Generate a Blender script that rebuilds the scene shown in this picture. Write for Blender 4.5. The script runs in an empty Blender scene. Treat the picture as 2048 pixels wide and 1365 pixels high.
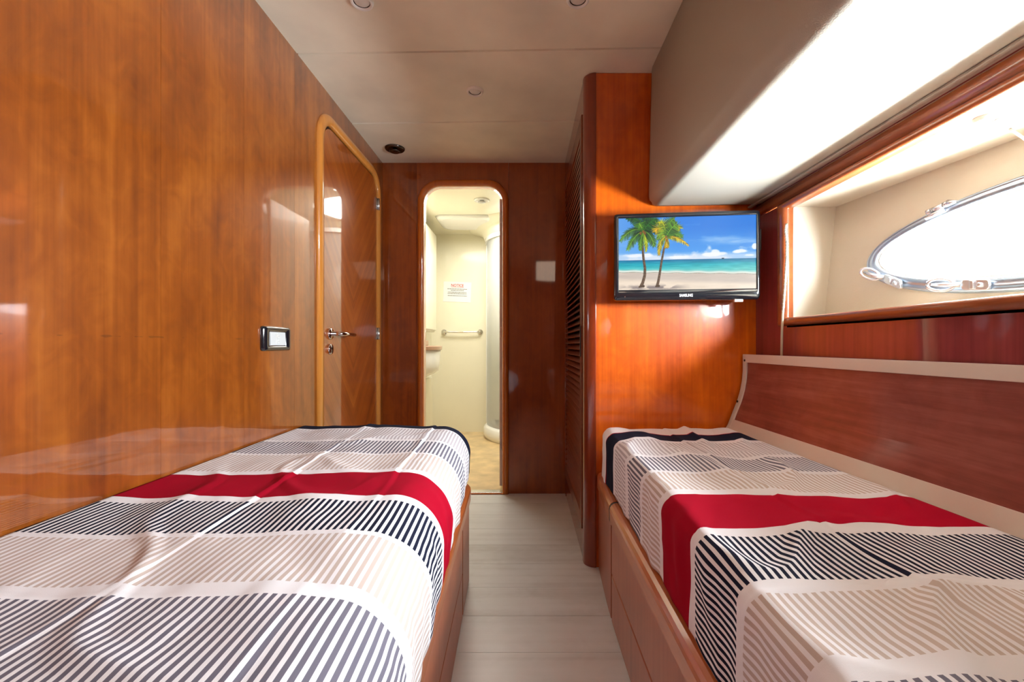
import bpy, bmesh, math, random
import numpy as np
from mathutils import Vector, Matrix, noise

random.seed(7)
SC = bpy.context.scene
COL = SC.collection
PI = math.pi
F = 910.0            # focal length in pixels of the 2048 wide frame

# ------------------------------------------------------------------ camera, world, lights, exposure
cam_d = bpy.data.cameras.new('camera')
cam = bpy.data.objects.new('camera', cam_d)
COL.objects.link(cam)
cam.location = (0, 0, 0.9)
cam.rotation_euler = (PI / 2, 0, 0)
cam_d.sensor_width = 36.0
cam_d.lens = F / 2048 * 36.0
cam_d.shift_x = -26 / 2048
cam_d.shift_y = 7.5 / 2048
cam_d.clip_start = 0.02
SC.camera = cam

SC.view_settings.view_transform = 'Standard'
SC.view_settings.look = 'None'
SC.view_settings.gamma = 1.0
SC.view_settings.use_curve_mapping = False
SC.view_settings.exposure = 0.22

world = bpy.data.worlds.new('daylight')
SC.world = world
world.use_nodes = True
bg = world.node_tree.nodes['Background']
bg.inputs['Color'].default_value = (0.90, 0.95, 1.0, 1)
bg.inputs['Strength'].default_value = 172.0


def area(name, loc, rot, sx, sy, power, color=(1, 1, 1), shape='RECTANGLE', portal=False):
    d = bpy.data.lights.new(name, 'AREA')
    d.shape = shape
    d.size = sx
    if shape in ('RECTANGLE', 'ELLIPSE'):
        d.size_y = sy
    d.energy = power
    d.color = color
    o = bpy.data.objects.new(name, d)
    COL.objects.link(o)
    o.location = loc
    o.rotation_euler = rot
    if portal:
        d.cycles.is_portal = True
    return o


# daylight comes in through the porthole (portal only guides the sky sampling)
area('porthole_portal', (1.19, 0.98, 1.165), (0, PI / 2, 0), 0.34, 1.06, 1, portal=True)
# added fill light without a fixture behind the photographer, and the bathroom's ceiling lamp
area('rear_fill', (0.30, -0.45, 1.86), (math.radians(20), 0, 0), 0.34, 0.5, 1.8, (1.0, 0.80, 0.60))
area('bathroom_lamp', (-0.42, 3.72, 1.99), (0, 0, 0), 0.75, 0.75, 20, (1.0, 0.97, 0.88), 'DISK')


# ------------------------------------------------------------------ object helpers
WL = {}   # world location of translated parents


class MB:
    def __init__(self):
        self.v = []
        self.f = []
        self.smooth = []

    def add(self, verts, faces, smooth=False):
        b = len(self.v)
        self.v += [tuple(p) for p in verts]
        self.f += [tuple(i + b for i in f) for f in faces]
        self.smooth += [smooth] * len(faces)
        return self

    def box(self, x0, x1, y0, y1, z0, z1):
        p = [(x0, y0, z0), (x1, y0, z0), (x1, y1, z0), (x0, y1, z0),
             (x0, y0, z1), (x1, y0, z1), (x1, y1, z1), (x0, y1, z1)]
        return self.add(p, [(3, 2, 1, 0), (4, 5, 6, 7), (0, 1, 5, 4), (1, 2, 6, 5), (2, 3, 7, 6), (3, 0, 4, 7)])

    def loft(self, rings, closed=True, caps=True, smooth=True, loop=False):
        n = len(rings[0])
        vs = [p for r in rings for p in r]
        fs = []
        m = len(rings)
        for i in range(m if loop else m - 1):
            a, b = i * n, ((i + 1) % m) * n
            for j in range(n if closed else n - 1):
                k = (j + 1) % n
                fs.append((a + j, a + k, b + k, b + j))
        self.add(vs, fs, smooth)
        if caps and closed and not loop:
            self.add(rings[0], [tuple(reversed(range(n)))])
            self.add(rings[-1], [tuple(range(n))])
        return self

    def lathe(self, prof, n=24, M=None, smooth=True):
        """prof: (radius, height) list round local z, M places it"""
        rings = []
        for r, h in prof:
            ring = [Vector((r * math.cos(2 * PI * k / n), r * math.sin(2 * PI * k / n), h)) for k in range(n)]
            rings.append([M @ p if M else p for p in ring])
        return self.loft(rings, True, True, smooth)

    def tube(self, pts, r, n=8, smooth=True):
        pts = [Vector(p) for p in pts]
        rings = []
        for i, p in enumerate(pts):
            t = (pts[min(i + 1, len(pts) - 1)] - pts[max(i - 1, 0)]).normalized()
            up = Vector((0, 0, 1)) if abs(t.z) < 0.9 else Vector((1, 0, 0))
            a = t.cross(up).normalized()
            b = a.cross(t).normalized()
            rr = r[i] if isinstance(r, (list, tuple)) else r
            rings.append([p + a * rr * math.cos(2 * PI * k / n) + b * rr * math.sin(2 * PI * k / n) for k in range(n)])
        return self.loft(rings, True, True, smooth)

    def prism(self, poly, M, h, smooth=False):
        """poly of 2D points extruded by h along local z"""
        a = [M @ Vector((x, y, 0)) for x, y in poly]
        b = [M @ Vector((x, y, h)) for x, y in poly]
        return self.loft([a, b], True, True, smooth)


def put(name, geo, mat=None, parent=None, bevel=0.0, segs=2, local=False, auto=35):
    me = bpy.data.meshes.new(name)
    if isinstance(geo, MB):
        me.from_pydata(geo.v, [], geo.f)
        me.polygons.foreach_set('use_smooth', geo.smooth)
    else:
        me = geo
    bm = bmesh.new()
    bm.from_mesh(me)
    bmesh.ops.remove_doubles(bm, verts=bm.verts, dist=1e-6)
    bmesh.ops.recalc_face_normals(bm, faces=bm.faces)
    bm.to_mesh(me)
    bm.free()
    o = bpy.data.objects.new(name, me)
    COL.objects.link(o)
    if mat:
        me.materials.append(mat)
    link(o, parent, local)
    if bevel:
        m = o.modifiers.new('bevel', 'BEVEL')
        m.width = bevel
        m.segments = segs
        m.limit_method = 'ANGLE'
        m.angle_limit = math.radians(40)
        for p in me.polygons:
            p.use_smooth = True
        w = o.modifiers.new('wn', 'WEIGHTED_NORMAL')
        w.keep_sharp = False
    return o


def link(o, parent, local=False):
    if parent is None:
        WL[o.name] = Vector((0, 0, 0)) + o.location
    else:
        o.parent = parent
        if not local:
            o.location = -WL[parent.name]
            WL[o.name] = Vector((0, 0, 0))
        else:
            WL[o.name] = WL.get(parent.name, Vector())


def tag(o, label=None, cat=None, group=None, kind=None):
    if label:
        o['label'] = label
    if cat:
        o['category'] = cat
    if group:
        o['group'] = group
    if kind:
        o['kind'] = kind
    return o


def thing(name, loc, label, cat, group=None, rz=0.0, kind=None):
    o = bpy.data.objects.new(name, None)
    o.empty_display_size = 0.05
    COL.objects.link(o)
    o.location = loc
    o.rotation_euler = (0, 0, rz)
    WL[o.name] = Vector(loc)
    return tag(o, label, cat, group, kind)


def struct(name, loc=(0, 0, 0), label=None):
    o = bpy.data.objects.new(name, None)
    COL.objects.link(o)
    o.location = loc
    WL[o.name] = Vector(loc)
    o['kind'] = 'structure'
    if label:
        o['label'] = label
    return o


def rrect(x0, x1, y0, y1, r, n=8, corners=(1, 1, 1, 1)):
    """rounded rectangle outline ccw; corners order: bl, br, tr, tl"""
    pts = []
    for (cx, cy, a0, c, px, py) in ((x0 + r, y0 + r, PI, corners[0], x0, y0), (x1 - r, y0 + r, 1.5 * PI, corners[1], x1, y0),
                                    (x1 - r, y1 - r, 0, corners[2], x1, y1), (x0 + r, y1 - r, 0.5 * PI, corners[3], x0, y1)):
        for k in range(n + 1):
            a = a0 + k / n * PI / 2
            pts.append((cx + r * math.cos(a), cy + r * math.sin(a)) if c else
                       (px, py))
    return pts


def frame_loft(mb, inner, outer, M, prof):
    """sweeps a moulding between two equal-length 2D outlines; prof: list of (t 0..1 inner->outer, height)"""
    rings = []
    for t, h in prof:
        rings.append([M @ Vector((a[0] + (b[0] - a[0]) * t, a[1] + (b[1] - a[1]) * t, h)) for a, b in zip(inner, outer)])
    mb.loft(rings, True, False, True, loop=True)
    return mb


def axes(o, x, y, z):
    m = Matrix.Identity(4)
    for i, c in enumerate((x, y, z)):
        for r in range(3):
            m[r][i] = c[r]
    for r in range(3):
        m[r][3] = o[r]
    return m


# ------------------------------------------------------------------ materials
def nt(name):
    m = bpy.data.materials.new(name)
    m.use_nodes = True
    t = m.node_tree
    return m, t.nodes, t.links, t.nodes['Principled BSDF']


def setp(b, **k):
    names = dict(color='Base Color', rough='Roughness', metal='Metallic', coat='Coat Weight', coat_rough='Coat Roughness',
                 coat_ior='Coat IOR', ior='IOR', spec='Specular IOR Level', emit='Emission Color', power='Emission Strength',
                 trans='Transmission Weight', sheen='Sheen Weight', alpha='Alpha')
    for a, v in k.items():
        if a in ('color', 'emit'):
            v = (*v[:3], 1)
        b.inputs[names[a]].default_value = v


def plain(name, color, rough=0.5, bump=0.0, bscale=200, var=0.0, vscale=3, **k):
    m, N, L, b = nt(name)
    setp(b, color=color, rough=rough, **k)
    tc = N.new('ShaderNodeTexCoord')
    if var:
        nz = N.new('ShaderNodeTexNoise')
        nz.inputs['Scale'].default_value = vscale
        nz.inputs['Detail'].default_value = 4
        L.new(tc.outputs['Object'], nz.inputs['Vector'])
        r = N.new('ShaderNodeValToRGB')
        r.color_ramp.elements[0].position = 0.3
        r.color_ramp.elements[1].position = 0.7
        r.color_ramp.elements[0].color = (*[c * (1 - var) for c in color], 1)
        r.color_ramp.elements[1].color = (*[min(1, c * (1 + var * 0.6)) for c in color], 1)
        L.new(nz.outputs['Fac'], r.inputs['Fac'])
        L.new(r.outputs['Color'], b.inputs['Base Color'])
    if bump:
        nz = N.new('ShaderNodeTexNoise')
        nz.inputs['Scale'].default_value = bscale
        nz.inputs['Detail'].default_value = 3
        L.new(tc.outputs['Object'], nz.inputs['Vector'])
        bp = N.new('ShaderNodeBump')
        bp.inputs['Strength'].default_value = bump
        bp.inputs['Distance'].default_value = 0.002
        L.new(nz.outputs['Fac'], bp.inputs['Height'])
        L.new(bp.outputs['Normal'], b.inputs['Normal'])
    return m


def math_node(N, L, op, a, b=None, c=None):
    n = N.new('ShaderNodeMath')
    n.operation = op
    for i, v in enumerate((a, b, c)):
        if v is None:
            continue
        if isinstance(v, (int, float)):
            n.inputs[i].default_value = v
        else:
            L.new(v, n.inputs[i])
    return n.outputs[0]


def wood(name, dark, mid, light, axis='z', grain=55, coat=1.0, coat_rough=0.04, coat_ior=1.5, rough=0.35, wave=0.02, mottle=0.5,
         chevron=None, knots=None, jitter=0.10):
    m, N, L, b = nt(name)
    setp(b, rough=rough, coat=coat, coat_rough=coat_rough, coat_ior=coat_ior, spec=0.3)
    tc = N.new('ShaderNodeTexCoord')
    oi = N.new('ShaderNodeObjectInfo')
    sh = N.new('ShaderNodeVectorMath')
    sh.operation = 'ADD'
    off = math_node(N, L, 'MULTIPLY', oi.outputs['Random'], 9.0)
    cmb = N.new('ShaderNodeCombineXYZ')
    for i in range(3):
        L.new(off, cmb.inputs[i])
    src = tc.outputs['Object']
    if chevron is not None:
        s = N.new('ShaderNodeSeparateXYZ')
        L.new(src, s.inputs[0])
        d = math_node(N, L, 'ABSOLUTE', math_node(N, L, 'SUBTRACT', s.outputs['Y'], chevron))
        across = math_node(N, L, 'MULTIPLY', math_node(N, L, 'SUBTRACT', s.outputs['Z'], math_node(N, L, 'MULTIPLY', d, 1.15)), 0.66)
        along = math_node(N, L, 'ADD', math_node(N, L, 'MULTIPLY', s.outputs['Z'], 0.75), math_node(N, L, 'MULTIPLY', d, 0.66))
        c2 = N.new('ShaderNodeCombineXYZ')
        L.new(across, c2.inputs[0])
        L.new(along, c2.inputs[2])
        src = c2.outputs[0]
    L.new(src, sh.inputs[0])
    L.new(cmb.outputs[0], sh.inputs[1])

    def stretched(al):
        mp = N.new('ShaderNodeMapping')
        sc = [1, 1, 1]
        sc['xyz'.index(axis)] = al
        mp.inputs['Scale'].default_value = sc
        L.new(sh.outputs[0], mp.inputs['Vector'])
        return mp.outputs[0]
    n1 = N.new('ShaderNodeTexNoise')
    n1.inputs['Scale'].default_value = grain
    n1.inputs['Detail'].default_value = 6
    n1.inputs['Roughness'].default_value = 0.65
    L.new(stretched(0.02), n1.inputs['Vector'])
    n2 = N.new('ShaderNodeTexNoise')
    n2.inputs['Scale'].default_value = 7
    n2.inputs['Detail'].default_value = 4
    n2.inputs['Distortion'].default_value = 0.7
    L.new(stretched(0.3), n2.inputs['Vector'])
    n3 = N.new('ShaderNodeTexNoise')
    n3.inputs['Scale'].default_value = 14
    n3.inputs['Detail'].default_value = 3
    n3.inputs['Distortion'].default_value = 1.5
    L.new(stretched(0.8), n3.inputs['Vector'])
    mo = math_node(N, L, 'ADD', math_node(N, L, 'MULTIPLY', n2.outputs['Fac'], 0.72), math_node(N, L, 'MULTIPLY', n3.outputs['Fac'], 0.28))
    fac = math_node(N, L, 'ADD', math_node(N, L, 'MULTIPLY', n1.outputs['Fac'], 1 - mottle), math_node(N, L, 'MULTIPLY', mo, mottle))
    fac = math_node(N, L, 'ADD', fac, math_node(N, L, 'MULTIPLY', math_node(N, L, 'SUBTRACT', oi.outputs['Random'], 0.5), jitter))
    r = N.new('ShaderNodeValToRGB')
    e = r.color_ramp.elements
    e[0].position = 0.34
    e[0].color = (*dark, 1)
    e[1].position = 0.66
    e[1].color = (*light, 1)
    k = e.new(0.5)
    k.color = (*mid, 1)
    L.new(fac, r.inputs['Fac'])
    colr = r.outputs['Color']
    if knots is not None:
        s = N.new('ShaderNodeSeparateXYZ')
        L.new(tc.outputs['Object'], s.inputs[0])
        dz = math_node(N, L, 'ABSOLUTE', math_node(N, L, 'SUBTRACT', s.outputs['Z'], knots))
        near = math_node(N, L, 'SUBTRACT', 1.0, math_node(N, L, 'MULTIPLY', dz, 55.0))
        kn = N.new('ShaderNodeTexNoise')
        kn.inputs['Scale'].default_value = 26
        kn.inputs['Detail'].default_value = 2
        L.new(tc.outputs['Object'], kn.inputs['Vector'])
        kf = math_node(N, L, 'MULTIPLY', math_node(N, L, 'GREATER_THAN', math_node(N, L, 'MULTIPLY', near, kn.outputs['Fac']), 0.58), 0.4)
        mx = N.new('ShaderNodeMix')
        mx.data_type = 'RGBA'
        L.new(kf, mx.inputs[0])
        L.new(colr, mx.inputs[6])
        mx.inputs[7].default_value = (0.05, 0.015, 0.004, 1)
        colr = mx.outputs[2]
    L.new(colr, b.inputs['Base Color'])
    if wave:
        nw = N.new('ShaderNodeTexNoise')
        nw.inputs['Scale'].default_value = 4.5
        nw.inputs['Detail'].default_value = 1
        L.new(stretched(0.35), nw.inputs['Vector'])
        bp = N.new('ShaderNodeBump')
        bp.inputs['Strength'].default_value = wave
        bp.inputs['Distance'].default_value = 0.05
        L.new(nw.outputs['Fac'], bp.inputs['Height'])
        L.new(bp.outputs['Normal'], b.inputs['Coat Normal'])
    return m


M = {}
M['wall_wood'] = wood('cherry_wall', (0.125, 0.026, 0.003), (0.235, 0.054, 0.004), (0.35, 0.096, 0.009), coat_ior=1.95, knots=0.918, wave=0.012, mottle=0.72, jitter=0.05)
M['door_wood'] = wood('cherry_chevron', (0.17, 0.030, 0.004), (0.29, 0.060, 0.005), (0.39, 0.098, 0.010), coat_ior=1.95, chevron=2.278,
                      grain=34, mottle=0.4, wave=0.012)
M['trim_wood'] = wood('cherry_trim', (0.46, 0.15, 0.022), (0.56, 0.20, 0.032), (0.62, 0.24, 0.042), wave=0)
M['back_wood'] = wood('cherry_back', (0.19, 0.032, 0.002), (0.30, 0.055, 0.003), (0.41, 0.085, 0.006), coat_ior=1.6, wave=0.06, mottle=0.65)
M['frame_wood'] = wood('cherry_frame', (0.46, 0.10, 0.005), (0.58, 0.14, 0.007), (0.66, 0.17, 0.009), wave=0)
M['panel_wood'] = wood('cherry_panel', (0.36, 0.040, 0.001), (0.58, 0.090, 0.002), (0.78, 0.155, 0.003), coat_ior=1.55, wave=0.03, mottle=0.65)
M['post_wood'] = wood('mahogany_post', (0.15, 0.016, 0.003), (0.21, 0.025, 0.004), (0.27, 0.037, 0.005), wave=0)
M['slat_wood'] = wood('mahogany_slat', (0.13, 0.022, 0.005), (0.19, 0.035, 0.008), (0.25, 0.05, 0.01), axis='y', coat=0.6, coat_rough=0.12, wave=0)
M['right_wood'] = wood('mahogany_side', (0.16, 0.018, 0.024), (0.22, 0.028, 0.036), (0.28, 0.042, 0.048), coat_ior=1.65, wave=0.025)  # purple haze of reflected sky is tinted into this wood colour
M['valance_wood'] = wood('mahogany_valance', (0.24, 0.055, 0.016), (0.33, 0.08, 0.022), (0.40, 0.11, 0.03), axis='y', wave=0)
M['bed_wood'] = wood('cherry_bed', (0.30, 0.075, 0.032), (0.40, 0.105, 0.045), (0.46, 0.135, 0.06), coat=0.25, coat_rough=0.2, wave=0, jitter=0.05)
M['rail_wood'] = wood('cherry_rail', (0.38, 0.085, 0.020), (0.48, 0.12, 0.028), (0.55, 0.16, 0.04), axis='y', coat=0.6, coat_rough=0.08, wave=0)
M['board_wood'] = wood('mahogany_board', (0.14, 0.028, 0.024), (0.23, 0.052, 0.042), (0.34, 0.10, 0.08), axis='y', grain=45, coat=0.7, coat_rough=0.12,
                       wave=0.02, mottle=0.55)
M['floor_wood'] = wood('limed_oak', (0.60, 0.59, 0.57), (0.74, 0.745, 0.74), (0.80, 0.81, 0.81), axis='x', grain=22, coat=0.35, coat_rough=0.25,
                       wave=0, mottle=0.55, rough=0.45)
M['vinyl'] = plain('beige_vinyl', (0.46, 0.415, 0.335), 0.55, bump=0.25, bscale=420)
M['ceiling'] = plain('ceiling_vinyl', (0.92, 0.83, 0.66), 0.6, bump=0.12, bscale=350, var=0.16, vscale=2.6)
M['recess'] = plain('recess_vinyl', (0.62, 0.55, 0.44), 0.6, bump=0.15, bscale=350)
M['white_trim'] = plain('white_trim', (0.74, 0.64, 0.55), 0.35, coat=0.3)
M['cream'] = plain('cream_gelcoat', (0.88, 0.84, 0.66), 0.3, coat=0.4, coat_rough=0.1, var=0.03)
M['white_gel'] = plain('white_gelcoat', (0.88, 0.88, 0.86), 0.25, coat=0.5, coat_rough=0.05)
M['bath_floor'] = plain('tan_marble', (0.72, 0.52, 0.27), 0.35, var=0.22, vscale=9, coat=0.3)
M['counter'] = plain('rose_counter', (0.48, 0.27, 0.17), 0.3, coat=0.5)
M['chrome'] = plain('chrome', (0.86, 0.86, 0.88), 0.07, metal=1.0)
M['rim_steel'] = plain('rim_steel', (0.50, 0.62, 0.76), 0.3, metal=0.85)
M['clamp_steel'] = plain('clamp_steel', (0.82, 0.84, 0.90), 0.22, metal=0.75)
M['brushed'] = plain('brushed_steel', (0.72, 0.70, 0.68), 0.25, metal=1.0)
M['black_gloss'] = plain('black_gloss', (0.008, 0.009, 0.012), 0.12, coat=1.0, coat_rough=0.03)
M['black_matt'] = plain('black_matt', (0.01, 0.01, 0.01), 0.6)
M['dark_metal'] = plain('dark_metal', (0.10, 0.085, 0.075), 0.25, metal=1.0)
M['grey_plastic'] = plain('grey_plastic', (0.58, 0.58, 0.57), 0.4)
M['off_white'] = plain('off_white', (0.90, 0.85, 0.78), 0.35)
M['lens'] = plain('lens', (0.82, 0.76, 0.68), 0.3)
M['paper'] = plain('paper', (0.84, 0.85, 0.84), 0.7)
M['red_ink'] = plain('red_ink', (0.55, 0.05, 0.06), 0.7)
M['grey_ink'] = plain('grey_ink', (0.22, 0.22, 0.22), 0.7)
M['white_ink'] = plain('white_ink', (0.85, 0.86, 0.88), 0.4)
M['cord'] = plain('cord', (0.62, 0.56, 0.42), 0.45)
M['white_cord'] = plain('white_cord', (0.85, 0.85, 0.83), 0.4)
M['mattress'] = plain('mattress', (0.7, 0.66, 0.62), 0.8)
M['terracotta'] = plain('terracotta', (0.55, 0.28, 0.17), 0.5)
M['seal'] = plain('rubber_seal', (0.03, 0.022, 0.02), 0.6)


def glassy(name, tint=(1, 1, 1), extra=None):
    m, N, L, b = nt(name)
    out = N['Material Output']
    tr = N.new('ShaderNodeBsdfTransparent')
    tr.inputs[0].default_value = (*tint, 1)
    gl = N.new('ShaderNodeBsdfGlossy')
    gl.inputs['Roughness'].default_value = 0.02
    lw = N.new('ShaderNodeLayerWeight')
    lw.inputs['Blend'].default_value = 0.25
    mx = N.new('ShaderNodeMixShader')
    L.new(math_node(N, L, 'ADD', math_node(N, L, 'MULTIPLY', math_node(N, L, 'POWER', lw.outputs['Facing'], 4.0), 0.35), 0.03), mx.inputs[0])
    L.new(tr.outputs[0], mx.inputs[1])
    L.new(gl.outputs[0], mx.inputs[2])
    last = mx.outputs[0]
    if extra:
        df = N.new('ShaderNodeBsdfDiffuse')
        df.inputs[0].default_value = (*extra[1], 1)
        m2 = N.new('ShaderNodeMixShader')
        m2.inputs[0].default_value = extra[0]
        L.new(last, m2.inputs[1])
        L.new(df.outputs[0], m2.inputs[2])
        last = m2.outputs[0]
    L.new(last, out.inputs['Surface'])
    return m


M['glass'] = glassy('window_glass', (0.96, 0.99, 1.0))
M['shower_glass'] = glassy('shower_glass', (0.9, 0.92, 0.92), (0.30, (0.9, 0.9, 0.88)))


def duvet_mat(name, bands, pitch=0.0118):
    """bands: list of (start along the bed in metres, colour, solid flag), ascending, over 0..2"""
    m, N, L, b = nt(name)
    setp(b, rough=0.9, spec=0.06)
    uv = N.new('ShaderNodeTexCoord')
    s = N.new('ShaderNodeSeparateXYZ')
    L.new(uv.outputs['UV'], s.inputs[0])
    pos = math_node(N, L, 'MULTIPLY', s.outputs['Y'], 0.5)

    def ramp(vals):
        r = N.new('ShaderNodeValToRGB')
        r.color_ramp.interpolation = 'CONSTANT'
        e = r.color_ramp.elements
        e[0].position = 0.0
        e[0].color = (*vals[0][1], 1)
        e[1].position = max(0.0001, vals[1][0] / 2)
        e[1].color = (*vals[1][1], 1)
        for p, c in vals[2:]:
            k = e.new(p / 2)
            k.color = (*c, 1)
        L.new(pos, r.inputs['Fac'])
        return r.outputs['Color']
    colr = ramp([(p, c) for p, c, _ in bands])
    sol = ramp([(p, (f, f, f)) for p, _, f in bands])
    fr = math_node(N, L, 'FRACT', math_node(N, L, 'DIVIDE', s.outputs['X'], pitch))
    st = math_node(N, L, 'LESS_THAN', fr, 0.52)
    fac = math_node(N, L, 'MAXIMUM', st, sol)
    mx = N.new('ShaderNodeMix')
    mx.data_type = 'RGBA'
    L.new(fac, mx.inputs[0])
    mx.inputs[6].default_value = (*WHITE, 1)
    L.new(colr, mx.inputs[7])
    L.new(mx.outputs[2], b.inputs['Base Color'])
    nz = N.new('ShaderNodeTexNoise')
    nz.inputs['Scale'].default_value = 700
    L.new(uv.outputs['UV'], nz.inputs['Vector'])
    bp = N.new('ShaderNodeBump')
    bp.inputs['Strength'].default_value = 0.12
    bp.inputs['Distance'].default_value = 0.001
    L.new(nz.outputs['Fac'], bp.inputs['Height'])
    L.new(bp.outputs['Normal'], b.inputs['Normal'])
    return m


WHITE = (0.82, 0.785, 0.80)
NAVY = (0.012, 0.014, 0.030)
RED = (0.33, 0.002, 0.016)
GREY = (0.15, 0.135, 0.17)
PALE = (0.50, 0.44, 0.46)
TAN = (0.55, 0.44, 0.39)

# ------------------------------------------------------------------ room shell
CEIL = 2.0
XL = -0.861        # left wall
XR = 0.934         # right wall
YB = 2.75          # back wall
YR = -0.95         # rear wall behind the photographer


def make_left_wall():
    w = struct('wall_left')
    cuts = [YR, -0.35, 0.35, 0.72, 1.076, 1.394, 1.70, YB]
    y_open0, y_open1, z_open = 1.905, 2.66, 1.88
    for i in range(len(cuts) - 1):
        a, b = cuts[i] + 0.0003, cuts[i + 1] - 0.0003
        mb = MB()
        if b > y_open0:
            hole = rrect(y_open0, y_open1, -0.01, z_open, 0.11, 10, corners=(0, 0, 1, 1))
            frame_loft(mb, hole, rrect(a, YB + 0.02, -0.02, CEIL + 0.015, 0.0005, 10), axes((XL, 0, 0), (0, 1, 0), (0, 0, 1), (1, 0, 0)),
                       [(0, -0.02), (0, 0), (1, 0), (1, -0.02)])
            mb.smooth = [False] * len(mb.f)
        else:
            mb.box(XL - 0.02, XL, a, b, -0.01, CEIL + 0.015)
        put('panel', mb, M['wall_wood'], w)
    put('backing', MB().box(XL - 0.05, XL - 0.021, YR, YB + 0.03, -0.03, CEIL + 0.04), M['seal'], w)


make_left_wall()


def make_cabin_door():
    d = struct('door_1', (XL, 2.28, 0), 'glossy cherry cabin door with chevron veneer and round-topped frame')
    Mx = axes((XL, 0, 0), (0, 1, 0), (0, 0, 1), (1, 0, 0))     # local (y, z, out)
    leaf = MB()
    leaf.prism(rrect(1.938, 2.632, 0.02, 1.852, 0.085, corners=(0, 0, 1, 1)), axes((XL - 0.018, 0, 0), (0, 1, 0), (0, 0, 1), (1, 0, 0)), 0.020)
    put('door_leaf', leaf, M['door_wood'], d, bevel=0.002)
    fr = MB()
    inner = rrect(1.930, 2.640, -0.02, 1.860, 0.09, corners=(0, 0, 1, 1))
    outer = rrect(1.878, 2.690, -0.02, 1.908, 0.135, corners=(0, 0, 1, 1))
    frame_loft(fr, inner, outer, Mx, [(0, -0.018), (0, 0.006), (0.12, 0.012), (0.5, 0.016), (0.85, 0.012), (1, 0.004), (1, -0.004)])
    put('door_frame', fr, M['trim_wood'], d)
    # lever handle
    z = 0.948
    rose = MB().lathe([(0.0, 0), (0.026, 0), (0.026, 0.006), (0.023, 0.010), (0.011, 0.011), (0.0105, 0.030)], 24,
                      axes((XL + 0.002, 2.0, z), (0, 1, 0), (0, 0, 1), (1, 0, 0)))
    h = put('handle', rose, M['chrome'], d)
    pts = [(XL + 0.030, 2.0, z), (XL + 0.046, 2.003, z), (XL + 0.056, 2.018, z), (XL + 0.058, 2.05, z), (XL + 0.058, 2.145, z - 0.002)]
    put('lever', MB().tube(pts, [0.0105, 0.0105, 0.010, 0.0095, 0.0085], 12), M['chrome'], h)
    lk = put('lock', MB().lathe([(0.0, 0), (0.024, 0), (0.024, 0.006), (0.021, 0.010), (0.0, 0.010)], 24,
                                axes((XL + 0.002, 2.0, 0.880), (0, 1, 0), (0, 0, 1), (1, 0, 0))), M['chrome'], d)
    key = MB()
    key.lathe([(0.0, 0), (0.0075, 0), (0.0075, 0.002), (0.0, 0.002)], 14, axes((XL + 0.0115, 2.0, 0.886), (0, 1, 0), (0, 0, 1), (1, 0, 0)))
    key.box(XL + 0.0115, XL + 0.0135, 1.9965, 2.0035, 0.866, 0.884)
    put('keyhole', key, M['dark_metal'], lk)
    for zz in (1.715, 0.965, 0.24):
        hb = MB()
        hb.lathe([(0.0, -0.034), (0.007, -0.034), (0.007, 0.034), (0.0, 0.034)], 12, axes((XL + 0.012, 2.640, zz), (1, 0, 0), (0, 1, 0), (0, 0, 1)))
        hb.box(XL + 0.003, XL + 0.007, 2.610, 2.636, zz - 0.034, zz + 0.034)
        put('hinge', hb, M['brushed'], d)


make_cabin_door()


def make_back_wall():
    w = struct('wall_back')
    cuts = [XL, -0.655, -0.10, 0.245, 0.96]
    X0, X1, Z1 = -0.628, -0.118, 1.877
    for i in range(4):
        a, b = cuts[i] + 0.0005, cuts[i + 1] - 0.0005
        mb = MB()
        if i == 1:
            rect = rrect(a, b, -0.02, CEIL + 0.015, 0.0005, 10)
            hole = rrect(X0, X1, -0.01, Z1, 0.12, 10, corners=(0, 0, 1, 1))
            Mb = axes((0, YB, 0), (1, 0, 0), (0, 0, 1), (0, -1, 0))
            frame_loft(mb, hole, rect, Mb, [(0, -0.03), (0, 0), (1, 0), (1, -0.03)])
            mb.smooth = [False] * len(mb.f)
        else:
            mb.box(a, b, YB, YB + 0.03, 0, CEIL + 0.015)
        put('panel', mb, M['back_wood'], w)


make_back_wall()


def make_bath_door():
    d = struct('door_2', (-0.373, YB, 0), 'open bathroom doorway with rounded cherry frame')
    Mx = axes((0, YB, 0), (1, 0, 0), (0, 0, 1), (0, -1, 0))
    inner = rrect(-0.610, -0.136, 0.004, 1.858, 0.10, 10, corners=(0, 0, 1, 1))
    outer = rrect(-0.648, -0.098, 0.0, 1.898, 0.135, 10, corners=(0, 0, 1, 1))
    fr = MB()
    frame_loft(fr, inner, outer, Mx, [(0, -0.05), (0, 0.010), (0.15, 0.018), (0.5, 0.022), (0.85, 0.016), (1, 0.006), (1, -0.01)])
    put('door_frame', fr, M['frame_wood'], d)
    # leaf swung into the bathroom, seen edge on
    leaf = put('door_leaf', MB().box(-0.157, -0.137, YB + 0.052, YB + 0.56, 0.03, 1.80), M['white_trim'], d, bevel=0.003)
    for zz in (1.685, 0.975, 0.285):
        hb = MB().box(-0.151, -0.143, YB + 0.047, YB + 0.0515, zz - 0.035, zz + 0.035)
        for dz in (-0.022, 0.022):
            hb.box(-0.1495, -0.1445, YB + 0.0455, YB + 0.047, zz + dz - 0.003, zz + dz + 0.003)
        put('hinge', hb, M['brushed'], leaf)
    put('threshold', MB().box(-0.61, -0.136, YB - 0.004, YB + 0.05, 0, 0.008), M['brushed'], d, bevel=0.002)


make_bath_door()


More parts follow.
